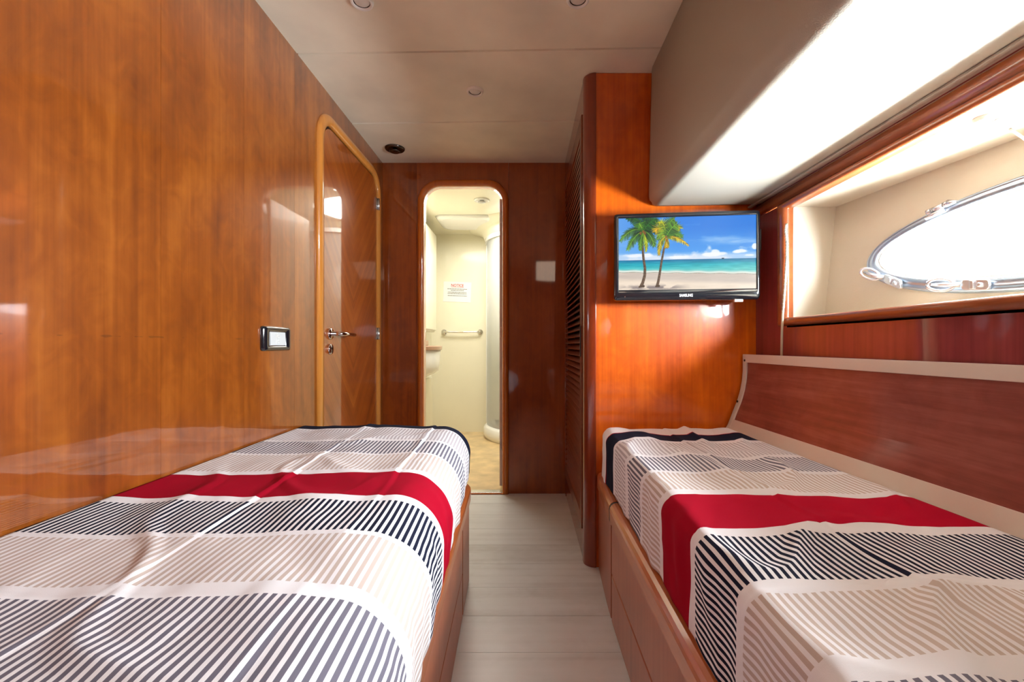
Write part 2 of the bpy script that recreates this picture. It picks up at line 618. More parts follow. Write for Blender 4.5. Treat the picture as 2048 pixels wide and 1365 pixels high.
def make_floor():
    f = struct('floor')
    y = 2.225 + 3 * 0.179
    while y > YR:
        y0, y1 = max(y - 0.179, YR), min(y, YB)
        put('plank', MB().box(XL, XR + 0.06, y0 + 0.0007, y1 - 0.0007, -0.012, 0), M['floor_wood'], f)
        y -= 0.179
    put('underlay', MB().box(XL, XR + 0.06, YR, YB + 0.06, -0.03, -0.0125), M['seal'], f)


make_floor()


def make_ceiling():
    c = struct('ceiling')

    def strip(a, b):     # seams run very slightly askew
        mb = MB()
        g = 0.0035
        k = -0.035 / 1.3
        p = [(XL, a + g + 0.0), (0.97, a + g + k * 1.8), (0.97, b - g + k * 1.8), (XL, b - g)]
        nx = 16
        rings = []
        for i in range(nx + 1):
            t = i / nx
            x = XL + (0.97 - XL) * t
            ya = p[0][1] + (p[1][1] - p[0][1]) * t
            yb = p[3][1] + (p[2][1] - p[3][1]) * t
            yb = min(yb, YB + 0.02)
            rings.append([(x, ya, CEIL + 0.006), (x, ya + 0.002, CEIL + 0.0005), (x, (ya + yb) / 2, CEIL + 0.0008), (x, yb - 0.002, CEIL + 0.0005),
                          (x, yb, CEIL + 0.006), (x, yb, CEIL + 0.02), (x, ya, CEIL + 0.02)])
        mb.loft(rings, True, True, False)
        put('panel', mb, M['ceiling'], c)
    ys = [YR - 0.05, -0.35, 0.28, 1.02, 1.722, 2.262, YB + 0.06]
    for a, b in zip(ys[:-1], ys[1:]):
        strip(a, b)
    put('backing', MB().box(XL - 0.05, 1.3, YR, YB + 0.03, CEIL + 0.021, CEIL + 0.04), M['seal'], c)


make_ceiling()

put('wall_rear', MB().box(XL - 0.05, 1.4, YR - 0.03, YR, -0.03, CEIL + 0.04), M['back_wood'])['kind'] = 'structure'


# right wall with the window recess
RY0, RY1, RZ0, RZ1 = -0.55, 1.622, 0.991, 1.392


def hull_x(y, z):
    return 1.109 + 0.119 * (1.622 - y) - (1.392 - z) * 0.105


def make_right_wall():
    w = struct('wall_right')
    mb = MB()
    mb.box(XR, XR + 0.02, YR, 1.84, -0.01, RZ0)
    mb.box(XR + 0.055, XR + 0.075, 1.80, YB + 0.03, -0.01, CEIL + 0.02)
    mb.box(XR, XR + 0.02, RY1, 1.84, RZ0, 1.60)
    mb.box(XR, XR + 0.02, YR, RY0, RZ0, 1.60)
    mb.box(XR, XR + 0.02, RY0, RY1, RZ1, 1.60)
    put('panel', mb, M['right_wood'], w)
    # padded lining of the recess: top, sill, two ends and the hull side with an oval hole
    put('recess_top', MB().add([(XR, RY0, RZ1), (XR, RY1, RZ1), (hull_x(RY1, RZ1), RY1, RZ1), (hull_x(RY0, RZ1), RY0, RZ1)] +
                               [(XR, RY0, RZ1 + 0.03), (XR, RY1, RZ1 + 0.03), (hull_x(RY1, RZ1) + .03, RY1, RZ1 + 0.03), (hull_x(RY0, RZ1) + .03, RY0, RZ1 + 0.03)],
                               [(0, 1, 2, 3), (7, 6, 5, 4), (0, 4, 5, 1), (1, 5, 6, 2), (2, 6, 7, 3), (3, 7, 4, 0)]), M['recess'], w)
    put('recess_sill', MB().add([(XR, RY0, RZ0), (XR, RY1, RZ0), (hull_x(RY1, RZ0), RY1, RZ0), (hull_x(RY0, RZ0), RY0, RZ0)] +
                                [(XR, RY0, RZ0 - 0.03), (XR, RY1, RZ0 - 0.03), (hull_x(RY1, RZ0) + .03, RY1, RZ0 - 0.03), (hull_x(RY0, RZ0) + .03, RY0, RZ0 - 0.03)],
                                [(0, 1, 2, 3), (7, 6, 5, 4), (0, 4, 5, 1), (1, 5, 6, 2), (2, 6, 7, 3), (3, 7, 4, 0)]), M['recess'], w)
    for y, s in ((RY1, 1), (RY0, -1)):
        a = [(XR, y, RZ0 - .01), (hull_x(y, RZ0) + .02, y, RZ0 - .01), (hull_x(y, RZ1) + .02, y, RZ1 + .01), (XR, y, RZ1 + .01)]
        b = [(p[0], p[1] + s * 0.02, p[2]) for p in a]
        put('recess_end', MB().loft([a, b], smooth=False), M['recess'], w)
    # hull lining with oval opening: ring lofts from the oval out to the rectangle
    n = 96
    mb = MB()
    oval, rect, oval2, rect2 = [], [], [], []
    for k in range(n):
        a = 2 * PI * k / n
        c, s = math.cos(a), math.sin(a)
        y, z = WC[0] + WA * 0.99 * c, WC[1] + WB * 0.99 * s
        oval.append((hull_x(y, z), y, z))
        oval2.append((hull_x(y, z) + 0.07, y, z))
        q = max(abs(c) / 1.0, abs(s) / 1.0)
        cy, sz = c / q, s / q
        yy = WC[0] + (RY1 + .01 - WC[0]) * cy if cy > 0 else WC[0] + (WC[0] - RY0 + .01) * cy
        zz = WC[1] + (RZ1 + .01 - WC[1]) * sz if sz > 0 else WC[1] + (WC[1] - RZ0 + .01) * sz
        rect.append((hull_x(yy, zz), yy, zz))
        rect2.append((hull_x(yy, zz) + 0.07, yy, zz))
    mb.loft([oval, rect, rect2, oval2], True, False, False, loop=True)
    put('hull_lining', mb, M['recess'], w)


WC, WA, WB = (0.98, 1.165), 0.447, 0.105
make_right_wall()


def make_porthole():
    w = struct('window_1', (1.13, WC[0], WC[1]), 'oval porthole with polished steel frame in the side recess')
    n = 96

    def ring(a, b, h, dz=0.0):
        r = []
        for k in range(n):
            t = 2 * PI * k / n
            y, z = WC[0] + a * math.cos(t), WC[1] + dz + b * math.sin(t)
            r.append((hull_x(y, z) - h, y, z))
        return r
    mb = MB()
    mb.loft([ring(WA, WB, -0.045), ring(WA, WB, 0.004), ring(WA + 0.003, WB + 0.003, 0.008), ring(WA + 0.018, WB + 0.016, 0.0095, -0.001), ring(WA + 0.020, WB + 0.018, 0.0080, -0.001),
             ring(WA + 0.024, WB + 0.022, 0.0080, -0.003), ring(WA + 0.026, WB + 0.024, 0.0095, -0.004), ring(WA + 0.034, WB + 0.031, 0.007, -0.005),
             ring(WA + 0.038, WB + 0.034, -0.002, -0.006)], True, False, True)
    put('window_frame', mb, M['rim_steel'], w)
    put('seal', MB().loft([ring(WA - 0.001, WB - 0.001, -0.004), ring(WA - 0.007, WB - 0.007, -0.006), ring(WA - 0.007, WB - 0.007, -0.016),
                           ring(WA - 0.001, WB - 0.001, -0.018)], True, False, True, loop=True), M['white_gel'], w)
    g = MB()
    a, b = ring(WA - 0.002, WB - 0.002, -0.012), ring(WA - 0.002, WB - 0.002, -0.020)
    g.add(a + b, [tuple(range(n)), tuple(reversed(range(n, 2 * n)))])
    put('pane', g, M['glass'], w)

    def at(t, k, h):          # point near the rim: t angle, k scale of the outer oval, h height above lining
        y, z = WC[0] + (WA + 0.03 * k) * math.cos(t), WC[1] + (WB + 0.028 * k) * math.sin(t)
        return Vector((hull_x(y, z) - h, y, z))
    # hinge on the upper rim
    for t in (math.radians(56), math.radians(124)):
        p, q = at(t, 0.9, 0.014), at(t + 0.02, 0.9, 0.014)
        d = (q - p).normalized()
        hb = MB()
        for o, L, r in ((-0.026, 0.012, 0.0085), (-0.012, 0.030, 0.008), (0.020, 0.012, 0.0085)):
            hb.tube([p + d * o, p + d * (o + L)], r, 12)
        hb.tube([p + d * -0.026 + Vector((-.004, 0, -.014)), p + d * 0.02 + Vector((-.004, 0, -.014))], 0.006, 10)
        hb.tube([p + d * 0.03, p + d * 0.05 + Vector((0, 0, -.004))], [0.010, 0.004], 10)
        put('hinge', hb, M['clamp_steel'], w)
    # dog clamps along the lower rim: a lug plate and a wing knob
    for t in (math.radians(-28), math.radians(-66), math.radians(-114), math.radians(-152)):
        p = at(t, 0.6, 0.012)
        q = at(t + 0.03, 0.6, 0.012)
        d = (q - p).normalized()
        up = Vector((0, 0, 1))
        lug = MB()
        Mx = axes(p, d, up, Vector((-1, 0, 0)))
        lug.prism(rrect(-0.075, -0.012, -0.013, 0.013, 0.008, 4), Mx, 0.008)
        lug.prism(rrect(-0.045, -0.036, -0.011, 0.011, 0.003, 3), axes(p + Vector((-.008, 0, 0)), d, up, Vector((-1, 0, 0))), 0.006)
        lug.lathe([(0.0, 0), (0.007, 0), (0.005, 0.006), (0.0, 0.006)], 12, axes(p - d * 0.058 + Vector((-.008, 0, 0)), d, up, Vector((-1, 0, 0))))
        c = put('clamp', lug, M['clamp_steel'], w, bevel=0.0015)
        k = MB()
        pts = []
        for i in range(17):
            a = 2 * PI * i / 16
            pts.append(p + d * (0.026 + 0.024 * math.cos(a)) + up * (0.016 * math.sin(a)) + Vector((-0.022 - 0.012 * math.cos(a), 0, 0)))
        k.tube(pts, 0.004, 8)
        k.tube([p + d * -0.01 + Vector((-.006, 0, 0)), p + d * 0.012 + Vector((-.020, 0, 0)), p + d * 0.045 + Vector((-.026, 0, 0))], [0.007, 0.006, 0.004], 10)
        put('knob', k, M['clamp_steel'], c)


make_porthole()


def make_window_trim():
    t = struct('trim_1', (XR, 0.5, 1.2), 'red-brown moulding framing the window recess')
    Mx = axes((XR, 0, 0), (0, 1, 0), (0, 0, 1), (-1, 0, 0))
    inner = rrect(RY0 + 0.004, RY1 - 0.004, RZ0 + 0.004, RZ1 - 0.004, 0.004, 2)
    outer = rrect(RY0 - 0.035, RY1 + 0.052, RZ0 - 0.024, RZ1 + 0.02, 0.004, 2)
    mb = MB()
    frame_loft(mb, inner, outer, Mx, [(0, -0.02), (0, 0.008), (0.2, 0.016), (0.6, 0.016), (0.85, 0.011), (1, 0.002), (1, -0.004)])
    put('moulding', mb, M['valance_wood'], t)
    v = struct('trim_2', (XR, 0.5, 1.43), 'bulged mahogany valance running under the beige soffit')
    prof = [(XR, 1.4500), (XR - 0.012, 1.4495), (XR - 0.019, 1.443), (XR - 0.021, 1.430), (XR - 0.018, 1.417), (XR - 0.010, 1.4105), (XR, 1.409)]
    r = [[(x, y, z) for x, z in prof] for y in (YR, 1.838)]
    put('valance', MB().loft(r), M['valance_wood'], v)
    put('batten', MB().box(XR - 0.035, XR - 0.020, YR, 1.838, 1.4515, 1.459), M['vinyl'], v, bevel=0.002)


make_window_trim()


def make_soffit():
    s = struct('ceiling_soffit', (0.7, 0.5, 1.45), 'padded beige soffit box along the hull side')
    r = 0.045
    x0, z0 = 0.492, 1.452
    prof = [(x0 + 0.012, CEIL)]
    for k in range(9):
        a = PI + k / 8 * PI / 2
        prof.append((x0 + r + r * math.cos(a), z0 + r + r * math.sin(a)))
    prof += [(0.70, z0 + 0.002), (XR, z0 + 0.008), (XR + 0.04, z0 + 0.008), (XR + 0.04, CEIL)]
    rings = []
    for y in (YR, 0.0, 0.9, 1.80, 1.832):
        d = 0.0 if y < 1.82 else 0.006
        rings.append([(x + (d if i < 6 else 0), y, z + (d if 3 < i < 12 else 0)) for i, (x, z) in enumerate(prof)])
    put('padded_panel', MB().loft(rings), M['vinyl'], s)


make_soffit()


# ------------------------------------------------------------------ wardrobe with the louvred door
def make_wardrobe():
    w = thing('wardrobe', (0.59, 2.3, 0), 'tall built-in red-brown wardrobe with louvred door and rounded corner post', 'wardrobe')
    XF, YF = 0.24, 1.84
    put('side_panel', MB().box(XF + 0.045, XR + 0.055, YF, YF + 0.02, 0, CEIL - 0.001), M['panel_wood'], w)
    post = []
    r = 0.047
    for k in range(13):
        a = PI + k / 12 * PI / 2
        post.append((XF + r + r * math.cos(a), YF - 0.006 + r + r * math.sin(a)))
    post += [(XF + r, YF + 0.06), (XF, YF + 0.06)]
    put('corner_post', MB().prism(post, Matrix.Identity(4), CEIL - 0.001, False), M['post_wood'], w, bevel=0.002)
    # face frame round the louvred door
    ff = MB()
    ff.box(XF + 0.002, XF + 0.025, YF + 0.055, 1.905, 0.0, CEIL - 0.001)
    ff.box(XF + 0.002, XF + 0.025, 2.70, YB - 0.001, 0.0, CEIL - 0.001)
    ff.box(XF + 0.002, XF + 0.025, 1.905, 2.70, 1.87, CEIL - 0.001)
    put('face_frame', ff, M['post_wood'], w)
    put('plinth', MB().box(XF + 0.004, XF + 0.025, 1.905, 2.70, 0, 0.125), M['post_wood'], w)
    put('back_panel', MB().box(XF + 0.06, XF + 0.07, YF + 0.03, YB - 0.002, 0, CEIL - 0.002), M['seal'], w)
    d = MB()
    y0, y1, z0, z1 = 1.908, 2.697, 0.128, 1.867
    d.box(XF - 0.004, XF + 0.022, y0, y0 + 0.05, z0, z1)
    d.box(XF - 0.004, XF + 0.022, y1 - 0.05, y1, z0, z1)
    d.box(XF - 0.004, XF + 0.022, y0 + 0.05, y1 - 0.05, z1 - 0.075, z1)
    d.box(XF - 0.004, XF + 0.022, y0 + 0.05, y1 - 0.05, z0, z0 + 0.06)
    door = put('louvred_door', d, M['slat_wood'], w, bevel=0.002)
    h = MB().box(XF - 0.008, XF - 0.004, y0 + 0.004, y0 + 0.018, 0.85, 0.98)
    put('handle', h, M['black_matt'], door, bevel=0.002)
    sl = MB()
    hw, th = 0.017, 0.0035
    c, s = math.cos(math.radians(40)), math.sin(math.radians(40))
    prof = []
    for a, b in ((-hw, -th), (hw, -th), (hw, th), (-hw, th)):
        prof.append((a * c - b * s, a * s + b * c))
    rings = [[(x, yy, z) for x, z in prof] for yy in (y0 + 0.05, y1 - 0.05)]
    sl.loft(rings, smooth=False)
    first = put('slat', sl, M['slat_wood'], door, bevel=0.0015)
    zs = []
    z = z0 + 0.06 + 0.018
    while z < z1 - 0.075 - 0.012:
        zs.append(z)
        z += 0.0285
    for i, z in enumerate(zs):
        o = first if i == 0 else first.copy()
        if i:
            COL.objects.link(o)
        o.parent = door
        o.location = (XF + 0.010, 0, z)


make_wardrobe()


# ------------------------------------------------------------------ beds
def path_pts(path, off):
    """2D polyline shifted sideways by off (positive = towards the aisle)"""
    out = []
    for i, p in enumerate(path):
        a = Vector(path[max(i - 1, 0)])
        b = Vector(path[min(i + 1, len(path) - 1)])
        t = (b - a).normalized()
        n = Vector((t.y, -t.x))
        out.append(Vector(p) + n * off)
    return out


def sweep(path, prof, sign=1):
    lines = [path_pts(path, o * sign) for o, z in prof]
    rings = []
    for i in range(len(path)):
        rings.append([(lines[k][i].x, lines[k][i].y, prof[k][1]) for k in range(len(prof))])
    return MB().loft(rings, True, True, False)


def cut_path(path, y0, y1):
    out = []
    for a, b in zip(path[:-1], path[1:]):
        for t in np.linspace(0, 1, 7)[:-1]:
            out.append((a[0] + (b[0] - a[0]) * t, a[1] + (b[1] - a[1]) * t))
    out.append(path[-1])
    return [p for p in out if y0 - 1e-6 <= p[1] <= y1 + 1e-6]


def rect_prof(t0, t1, z0, z1):
    b = 0.002
    return [(t0, z0), (t1 - b, z0), (t1, z0 + b), (t1, z1 - b), (t1 - b, z1), (t0, z1)]


def rail_prof(w, z0, z1):
    e = 0.007
    r = (w + e) / 2
    p = [(-w, z0), (e - 0.006, z0), (e - 0.001, z0 + 0.004)]
    for k in range(9):
        a = k / 8 * PI
        p.append((e - r + r * math.cos(a), z1 - r + r * math.sin(a)))
    return p


def make_left_bed():
    b = thing('bed', (-0.53, 0.7, 0), 'low cherry wood bunk along the cabin door wall', 'bed')
    fx = lambda y: -0.160 - 0.030 * y
    straight = [(fx(y), y) for y in (-0.35, 0.6, 1.49)]
    r = 0.05
    ye = 1.770
    corner = [(fx(1.506), 1.506), (fx(1.6), 1.6), (fx(1.68), 1.68)]
    cx = fx(1.72) - r
    for k in range(9):
        a = k / 8 * PI / 2
        corner.append((cx + r * math.cos(a), ye - r + r * math.sin(a)))
    corner.append((-0.84, ye))
    full = straight + corner
    body = [(XL + 0.003, -0.35)] + [(p.x, p.y) for p in path_pts(full, -0.02)] + [(XL + 0.003, ye - 0.02)]
    put('base', MB().prism(body, Matrix.Identity(4), 0.34), M['seal'], b)
    put('rail', sweep(full, rail_prof(0.042, 0.307, 0.372), 1), M['rail_wood'], b)
    put('drawer_front', sweep(straight, rect_prof(-0.02, 0.0, 0.150, 0.302), 1), M['bed_wood'], b)
    put('drawer_front', sweep(straight, rect_prof(-0.02, 0.0, 0.004, 0.1465), 1), M['bed_wood'], b)
    put('end_panel', sweep(corner, rect_prof(-0.02, 0.0, 0.004, 0.3035), 1), M['bed_wood'], b)
    put('mattress', MB().prism([(XL + 0.006, -0.33), (-0.225, -0.33), (-0.272, 1.66), (-0.31, 1.71), (XL + 0.006, 1.71)], axes((0, 0, 0.341), (1, 0, 0), (0, 1, 0), (0, 0, 1)), 0.19),
        M['mattress'], b, bevel=0.03, segs=3)


make_left_bed()


def make_right_bed():
    b = thing('bed', (0.6, 0.7, 0), 'low cherry wood bunk under the porthole beside the wardrobe', 'bed')
    full = [(0.28, -0.35), (0.28, 0.6), (0.28, 1.30), (0.280, 1.45)]
    end = [(0.281, 1.488), (0.283, 1.58), (0.289, 1.70), (0.296, 1.833)]
    S = -1
    fwd = list(full)
    # path runs away from the camera, so the aisle lies on its left: negative side shift
    body = [(p.x, p.y) for p in path_pts(full + end, 0.02)] + [(XR - 0.003, 1.833), (XR - 0.003, -0.35)]
    put('base', MB().prism(body, Matrix.Identity(4), 0.35), M['seal'], b)
    main = full + [(0.2805, 1.472)]
    put('rail', sweep(main, rail_prof(0.042, 0.322, 0.388), S), M['rail_wood'], b)
    put('rail', sweep(end, rail_prof(0.042, 0.322, 0.388), S), M['rail_wood'], b)
    put('gasket', sweep([(0.2805, 1.4718), (0.281, 1.4882)], rail_prof(0.042, 0.322, 0.386), S), M['seal'], b)
    put('drawer_front', sweep(main, rect_prof(-0.02, 0.0, 0.158, 0.317), S), M['bed_wood'], b)
    put('drawer_front', sweep(main, rect_prof(-0.02, 0.0, 0.004, 0.153), S), M['bed_wood'], b)
    put('end_panel', sweep(end, rect_prof(-0.02, 0.0, 0.004, 0.3185), S), M['bed_wood'], b)
    put('mattress', MB().prism([(0.332, -0.33), (0.80, -0.33), (0.78, 1.73), (0.345, 1.73)], axes((0, 0, 0.351), (1, 0, 0), (0, 1, 0), (0, 0, 1)), 0.19),
        M['mattress'], b, bevel=0.025, segs=3)


make_right_bed()


# ------------------------------------------------------------------ duvets
def fold(x, c, w):
    d = (x - c) / w
    ridge = math.exp(-abs(d)) if d < 0 else math.exp(-abs(d) * 3.0)
    return ridge - 0.45 * math.exp(-((d - 0.42) / 0.25) ** 2)


def make_duvet(name, label, mat, side, edge, a_max, b0, b_end, L, r, ztop, creases, seed, hang_out, end_drop, cross=(), wr=1.0):
    """side +1: bed on the left, cloth falls to +x; -1: falls to -x. Cloth coords: a across towards the aisle, b along the bed."""
    step = 0.0055
    na = int(round((a_max + L) / step))
    LB = end_drop
    nb = int(round((b_end - b0 + LB) / step))
    verts, uvs = [], []
    for j in range(nb + 1):
        b = b0 + (b_end - b0 + LB) * j / nb
        for i in range(na + 1):
            be = min(b, b_end + r)
            lim = (edge(be) - XL - 0.010) if side > 0 else (0.796 + 0.047 * (1.82 - be) - edge(be))
            a_lo = a_max + r - lim
            a = a_lo + (a_max + L - a_lo) * i / na
            da, db = max(0.0, a - a_max), max(0.0, b - b_end)
            if da > 0 and db > 0:
                if da / L >= db / LB:
                    d = da
                    th = (PI / 4) * (db / LB) / (da / L)
                else:
                    d = db * (L / LB) if LB > 0 else db
                    th = PI / 2 - (PI / 4) * (da / L) / (db / LB)
                ca, cb = math.cos(th), math.sin(th)
            elif da > 0:
                d, ca, cb = da, 1, 0
            else:
                d, ca, cb = db, 0, 1
            arc = r * PI / 2
            if d < arc:
                h, drop = r * math.sin(d / r), r * (1 - math.cos(d / r))
            else:
                h, drop = r + hang_out * (d - arc), r + (d - arc)
            aa = min(a, a_max) + ca * h
            bb = min(b, b_end) + cb * h
            x = edge(bb) - side * (a_max + r - aa)
            z = ztop - drop
            k = min(1.0, d / arc)           # 0 on top, 1 on the hanging side
            # wrinkles
            p = Vector((a * 3.0 + seed, b * 1.3, seed * 1.7))
            w1 = noise.noise(p * 1.0) * 0.010
            w2 = noise.noise(Vector((a * 9 + b * 4, b * 4.5 - a * 2, seed))) * 0.0045
            ridged = 1 - abs(noise.noise(Vector((a * 5.5 + b * 2.0 + seed, b * 3.0 - a * 1.5, 3.1 + seed)))) * 2
            w3 = max(0.0, ridged - 0.62) * 0.018
            w4 = noise.noise(Vector((a * 26, b * 12, seed * 2))) * 0.0014
            w2, w3 = w2 * wr, w3 * wr
            n_off = w1 + w2 + w3 * (0.35 + 0.65 * (noise.noise(Vector((a * 2, b * 2, 9 + seed))) * 0.5 + 0.5)) + w4
            for ca_, amp in creases:
                wob = 0.006 * noise.noise(Vector((b * 5, ca_ * 10, seed)))
                n_off += amp * (0.55 + 0.6 * noise.noise(Vector((b * 2.3, ca_ * 7, seed + 2)))) * fold(a, ca_ + wob, 0.017)
            for cb_, amp in cross:
                n_off += amp * (0.5 + 0.7 * noise.noise(Vector((a * 4, cb_ * 7, seed + 5)))) * fold(b, cb_ + 0.01 * noise.noise(Vector((a * 6, 1, seed))), 0.018)
            wall_fade = min(1.0, max(0.0, (a - a_lo) / 0.10))
            z -= 0.010 * (1 - min(1.0, (a - a_lo) / 0.03)) ** 2 if side < 0 else 0.0
            n_off *= wall_fade
            hem = noise.noise(Vector((b * 16, 0.3, seed))) * 0.007 + noise.noise(Vector((a * 10 + b * 7, b * 22, seed))) * 0.004
            nx = ca * k
            ny = cb * k
            nz = math.sqrt(max(0.0, 1 - k * k))
            off = n_off * (1 - k) + (hem + 0.3 * n_off) * k
            x += side * nx * off
            bb += ny * off * 0.4
            z += (nz * 0.85 + 0.15 * (1 - k)) * off
            verts.append((x, bb, z))
            uvs.append((a, b))
    faces = []
    for j in range(nb):
        for i in range(na):
            q = j * (na + 1) + i
            f = (q, q + 1, q + na + 2, q + na + 1)
            faces.append(f if side > 0 else tuple(reversed(f)))
    me = bpy.data.meshes.new(name)
    me.from_pydata(verts, [], faces)
    me.polygons.foreach_set('use_smooth', [True] * len(faces))
    lay = me.uv_layers.new(name='UVMap')
    idx = np.empty(len(me.loops), dtype=np.int32)
    me.loops.foreach_get('vertex_index', idx)
    arr = np.array(uvs, dtype=np.float32)[idx]
    lay.data.foreach_set('uv', arr.ravel())
    o = bpy.data.objects.new(name, me)
    COL.objects.link(o)
    me.materials.append(mat)
    s = o.modifiers.new('thick', 'SOLIDIFY')
    s.thickness = 0.010
    s.offset = -1
    return tag(o, label, 'duvet')


W = WHITE
left_bands = [(0.0, PALE, 0), (0.10, W, 1), (0.12, NAVY, 0), (0.24, W, 1), (0.26, GREY, 0), (0.555, W, 1), (0.592, TAN, 0), (0.735, W, 1), (0.756, NAVY, 0),
              (0.905, W, 1), (0.930, RED, 1), (1.090, W, 1), (1.118, TAN, 0), (1.290, W, 1), (1.312, GREY, 0), (1.468, W, 1), (1.486, PALE, 0),
              (1.672, W, 1), (1.688, NAVY, 1)]
right_bands = [(0.0, PALE, 0), (0.10, W, 1), (0.12, NAVY, 0), (0.23, W, 1), (0.25, GREY, 0), (0.430, W, 1), (0.462, TAN, 0), (0.590, W, 1), (0.625, NAVY, 0),
               (0.772, W, 1), (0.798, RED, 1), (0.955, W, 1), (0.985, TAN, 0), (1.130, W, 1), (1.150, GREY, 0), (1.300, W, 1), (1.325, PALE, 0),
               (1.50, W, 1), (1.524, NAVY, 1), (1.640, RED, 1), (1.646, W, 1)]

# left: top spans the wall to the aisle edge
e_left = lambda y: -0.115 - 0.055 * y
make_duvet('duvet', 'striped duvet with one red band on the bunk along the cabin door wall', duvet_mat('duvet_left', left_bands),
           1, e_left, 0.615, -0.30, 1.745, 0.245, 0.105, 0.588, [(0.335, 0.006), (0.585, 0.007)], 3.3, -0.06, 0.235,
           [(0.56, 0.004), (1.10, 0.004)])
e_right = lambda y: 0.288 + 0.004 * y
make_duvet('duvet', 'striped duvet with one red band on the bunk below the porthole', duvet_mat('duvet_right', right_bands),
           -1, e_right, 0.55, -0.30, 1.74, 0.200, 0.034, 0.578, [(0.345, 0.008), (0.565, 0.004)], 11.7, 0.0, 0.17,
           [(0.60, 0.005), (1.13, 0.005)], wr=1.9)


# ------------------------------------------------------------------ curved board beside the right bunk
def make_board():
    t = thing('side_board', (0.85, 0.8, 0.58), 'curved mahogany panel edged with white trim behind the right-hand bunk', 'board')
    prof = [(0.806, 0.560), (0.818, 0.582), (0.836, 0.630), (0.854, 0.674), (0.866, 0.716), (0.874, 0.760), (0.877, 0.800), (0.877, 0.861)]

    def at(s):
        f = s * (len(prof) - 1)
        i = min(int(f), len(prof) - 2)
        q = f - i
        return (prof[i][0] + (prof[i + 1][0] - prof[i][0]) * q, prof[i][1] + (prof[i + 1][1] - prof[i][1]) * q)
    n = 24
    pts = [at(k / n) for k in range(n + 1)]

    def skew(y):
        return 0.047 * (1.82 - y)
    ya, yb = -0.30, 1.822

    def shell(p, y0, y1, front, back):
        """curved slab between offsets along the surface normal"""
        rings = []
        f, g = [], []
        for i, q in enumerate(p):
            a = Vector(p[max(i - 1, 0)])
            b = Vector(p[min(i + 1, len(p) - 1)])
            tt = (b - a).normalized()
            nn = Vector((-tt.y, tt.x))
            f.append(Vector(q) + nn * front)
            g.append(Vector(q) - nn * back)
        loop = f + list(reversed(g))
        for y in (y0, (y0 + y1) / 2, y1):
            rings.append([(min(v.x + skew(y), XR - 0.001 if v.x + skew(y) > XR - 0.001 else 9), y, v.y) for v in loop])
        return MB().loft(rings, True, True, False)
    ip = [p for p in pts if p[1] > 0.604 and p[1] < 0.833]
    put('panel', shell(pts, ya + 0.005, yb - 0.004, 0.0, 0.006), M['board_wood'], t)
    lowp = [p for p in pts if p[1] <= 0.606]
    topp = [(0.877, 0.830), (0.877, 0.862)]
    put('trim', shell(lowp, ya, yb, 0.005, 0.008), M['white_trim'], t, bevel=0.0015)
    put('trim', shell(topp, ya, yb, 0.005, 0.010), M['white_trim'], t, bevel=0.0015)
    put('trim', shell(pts, yb - 0.026, yb + 0.0005, 0.0055, 0.009), M['white_trim'], t, bevel=0.0015)
    for z in (0.838, 0.675):
        x = [p for p in pts if abs(p[1] - z) < 0.02][0][0]
        put('screw', MB().lathe([(0, 0), (0.0045, 0), (0.0045, 0.004), (0, 0.005)], 12, axes((x - 0.003, yb - 0.0265 + 0.010, z), (0, 0, 1), (0, 1, 0), (-1, 0, 0))), M['dark_metal'], t)


make_board()


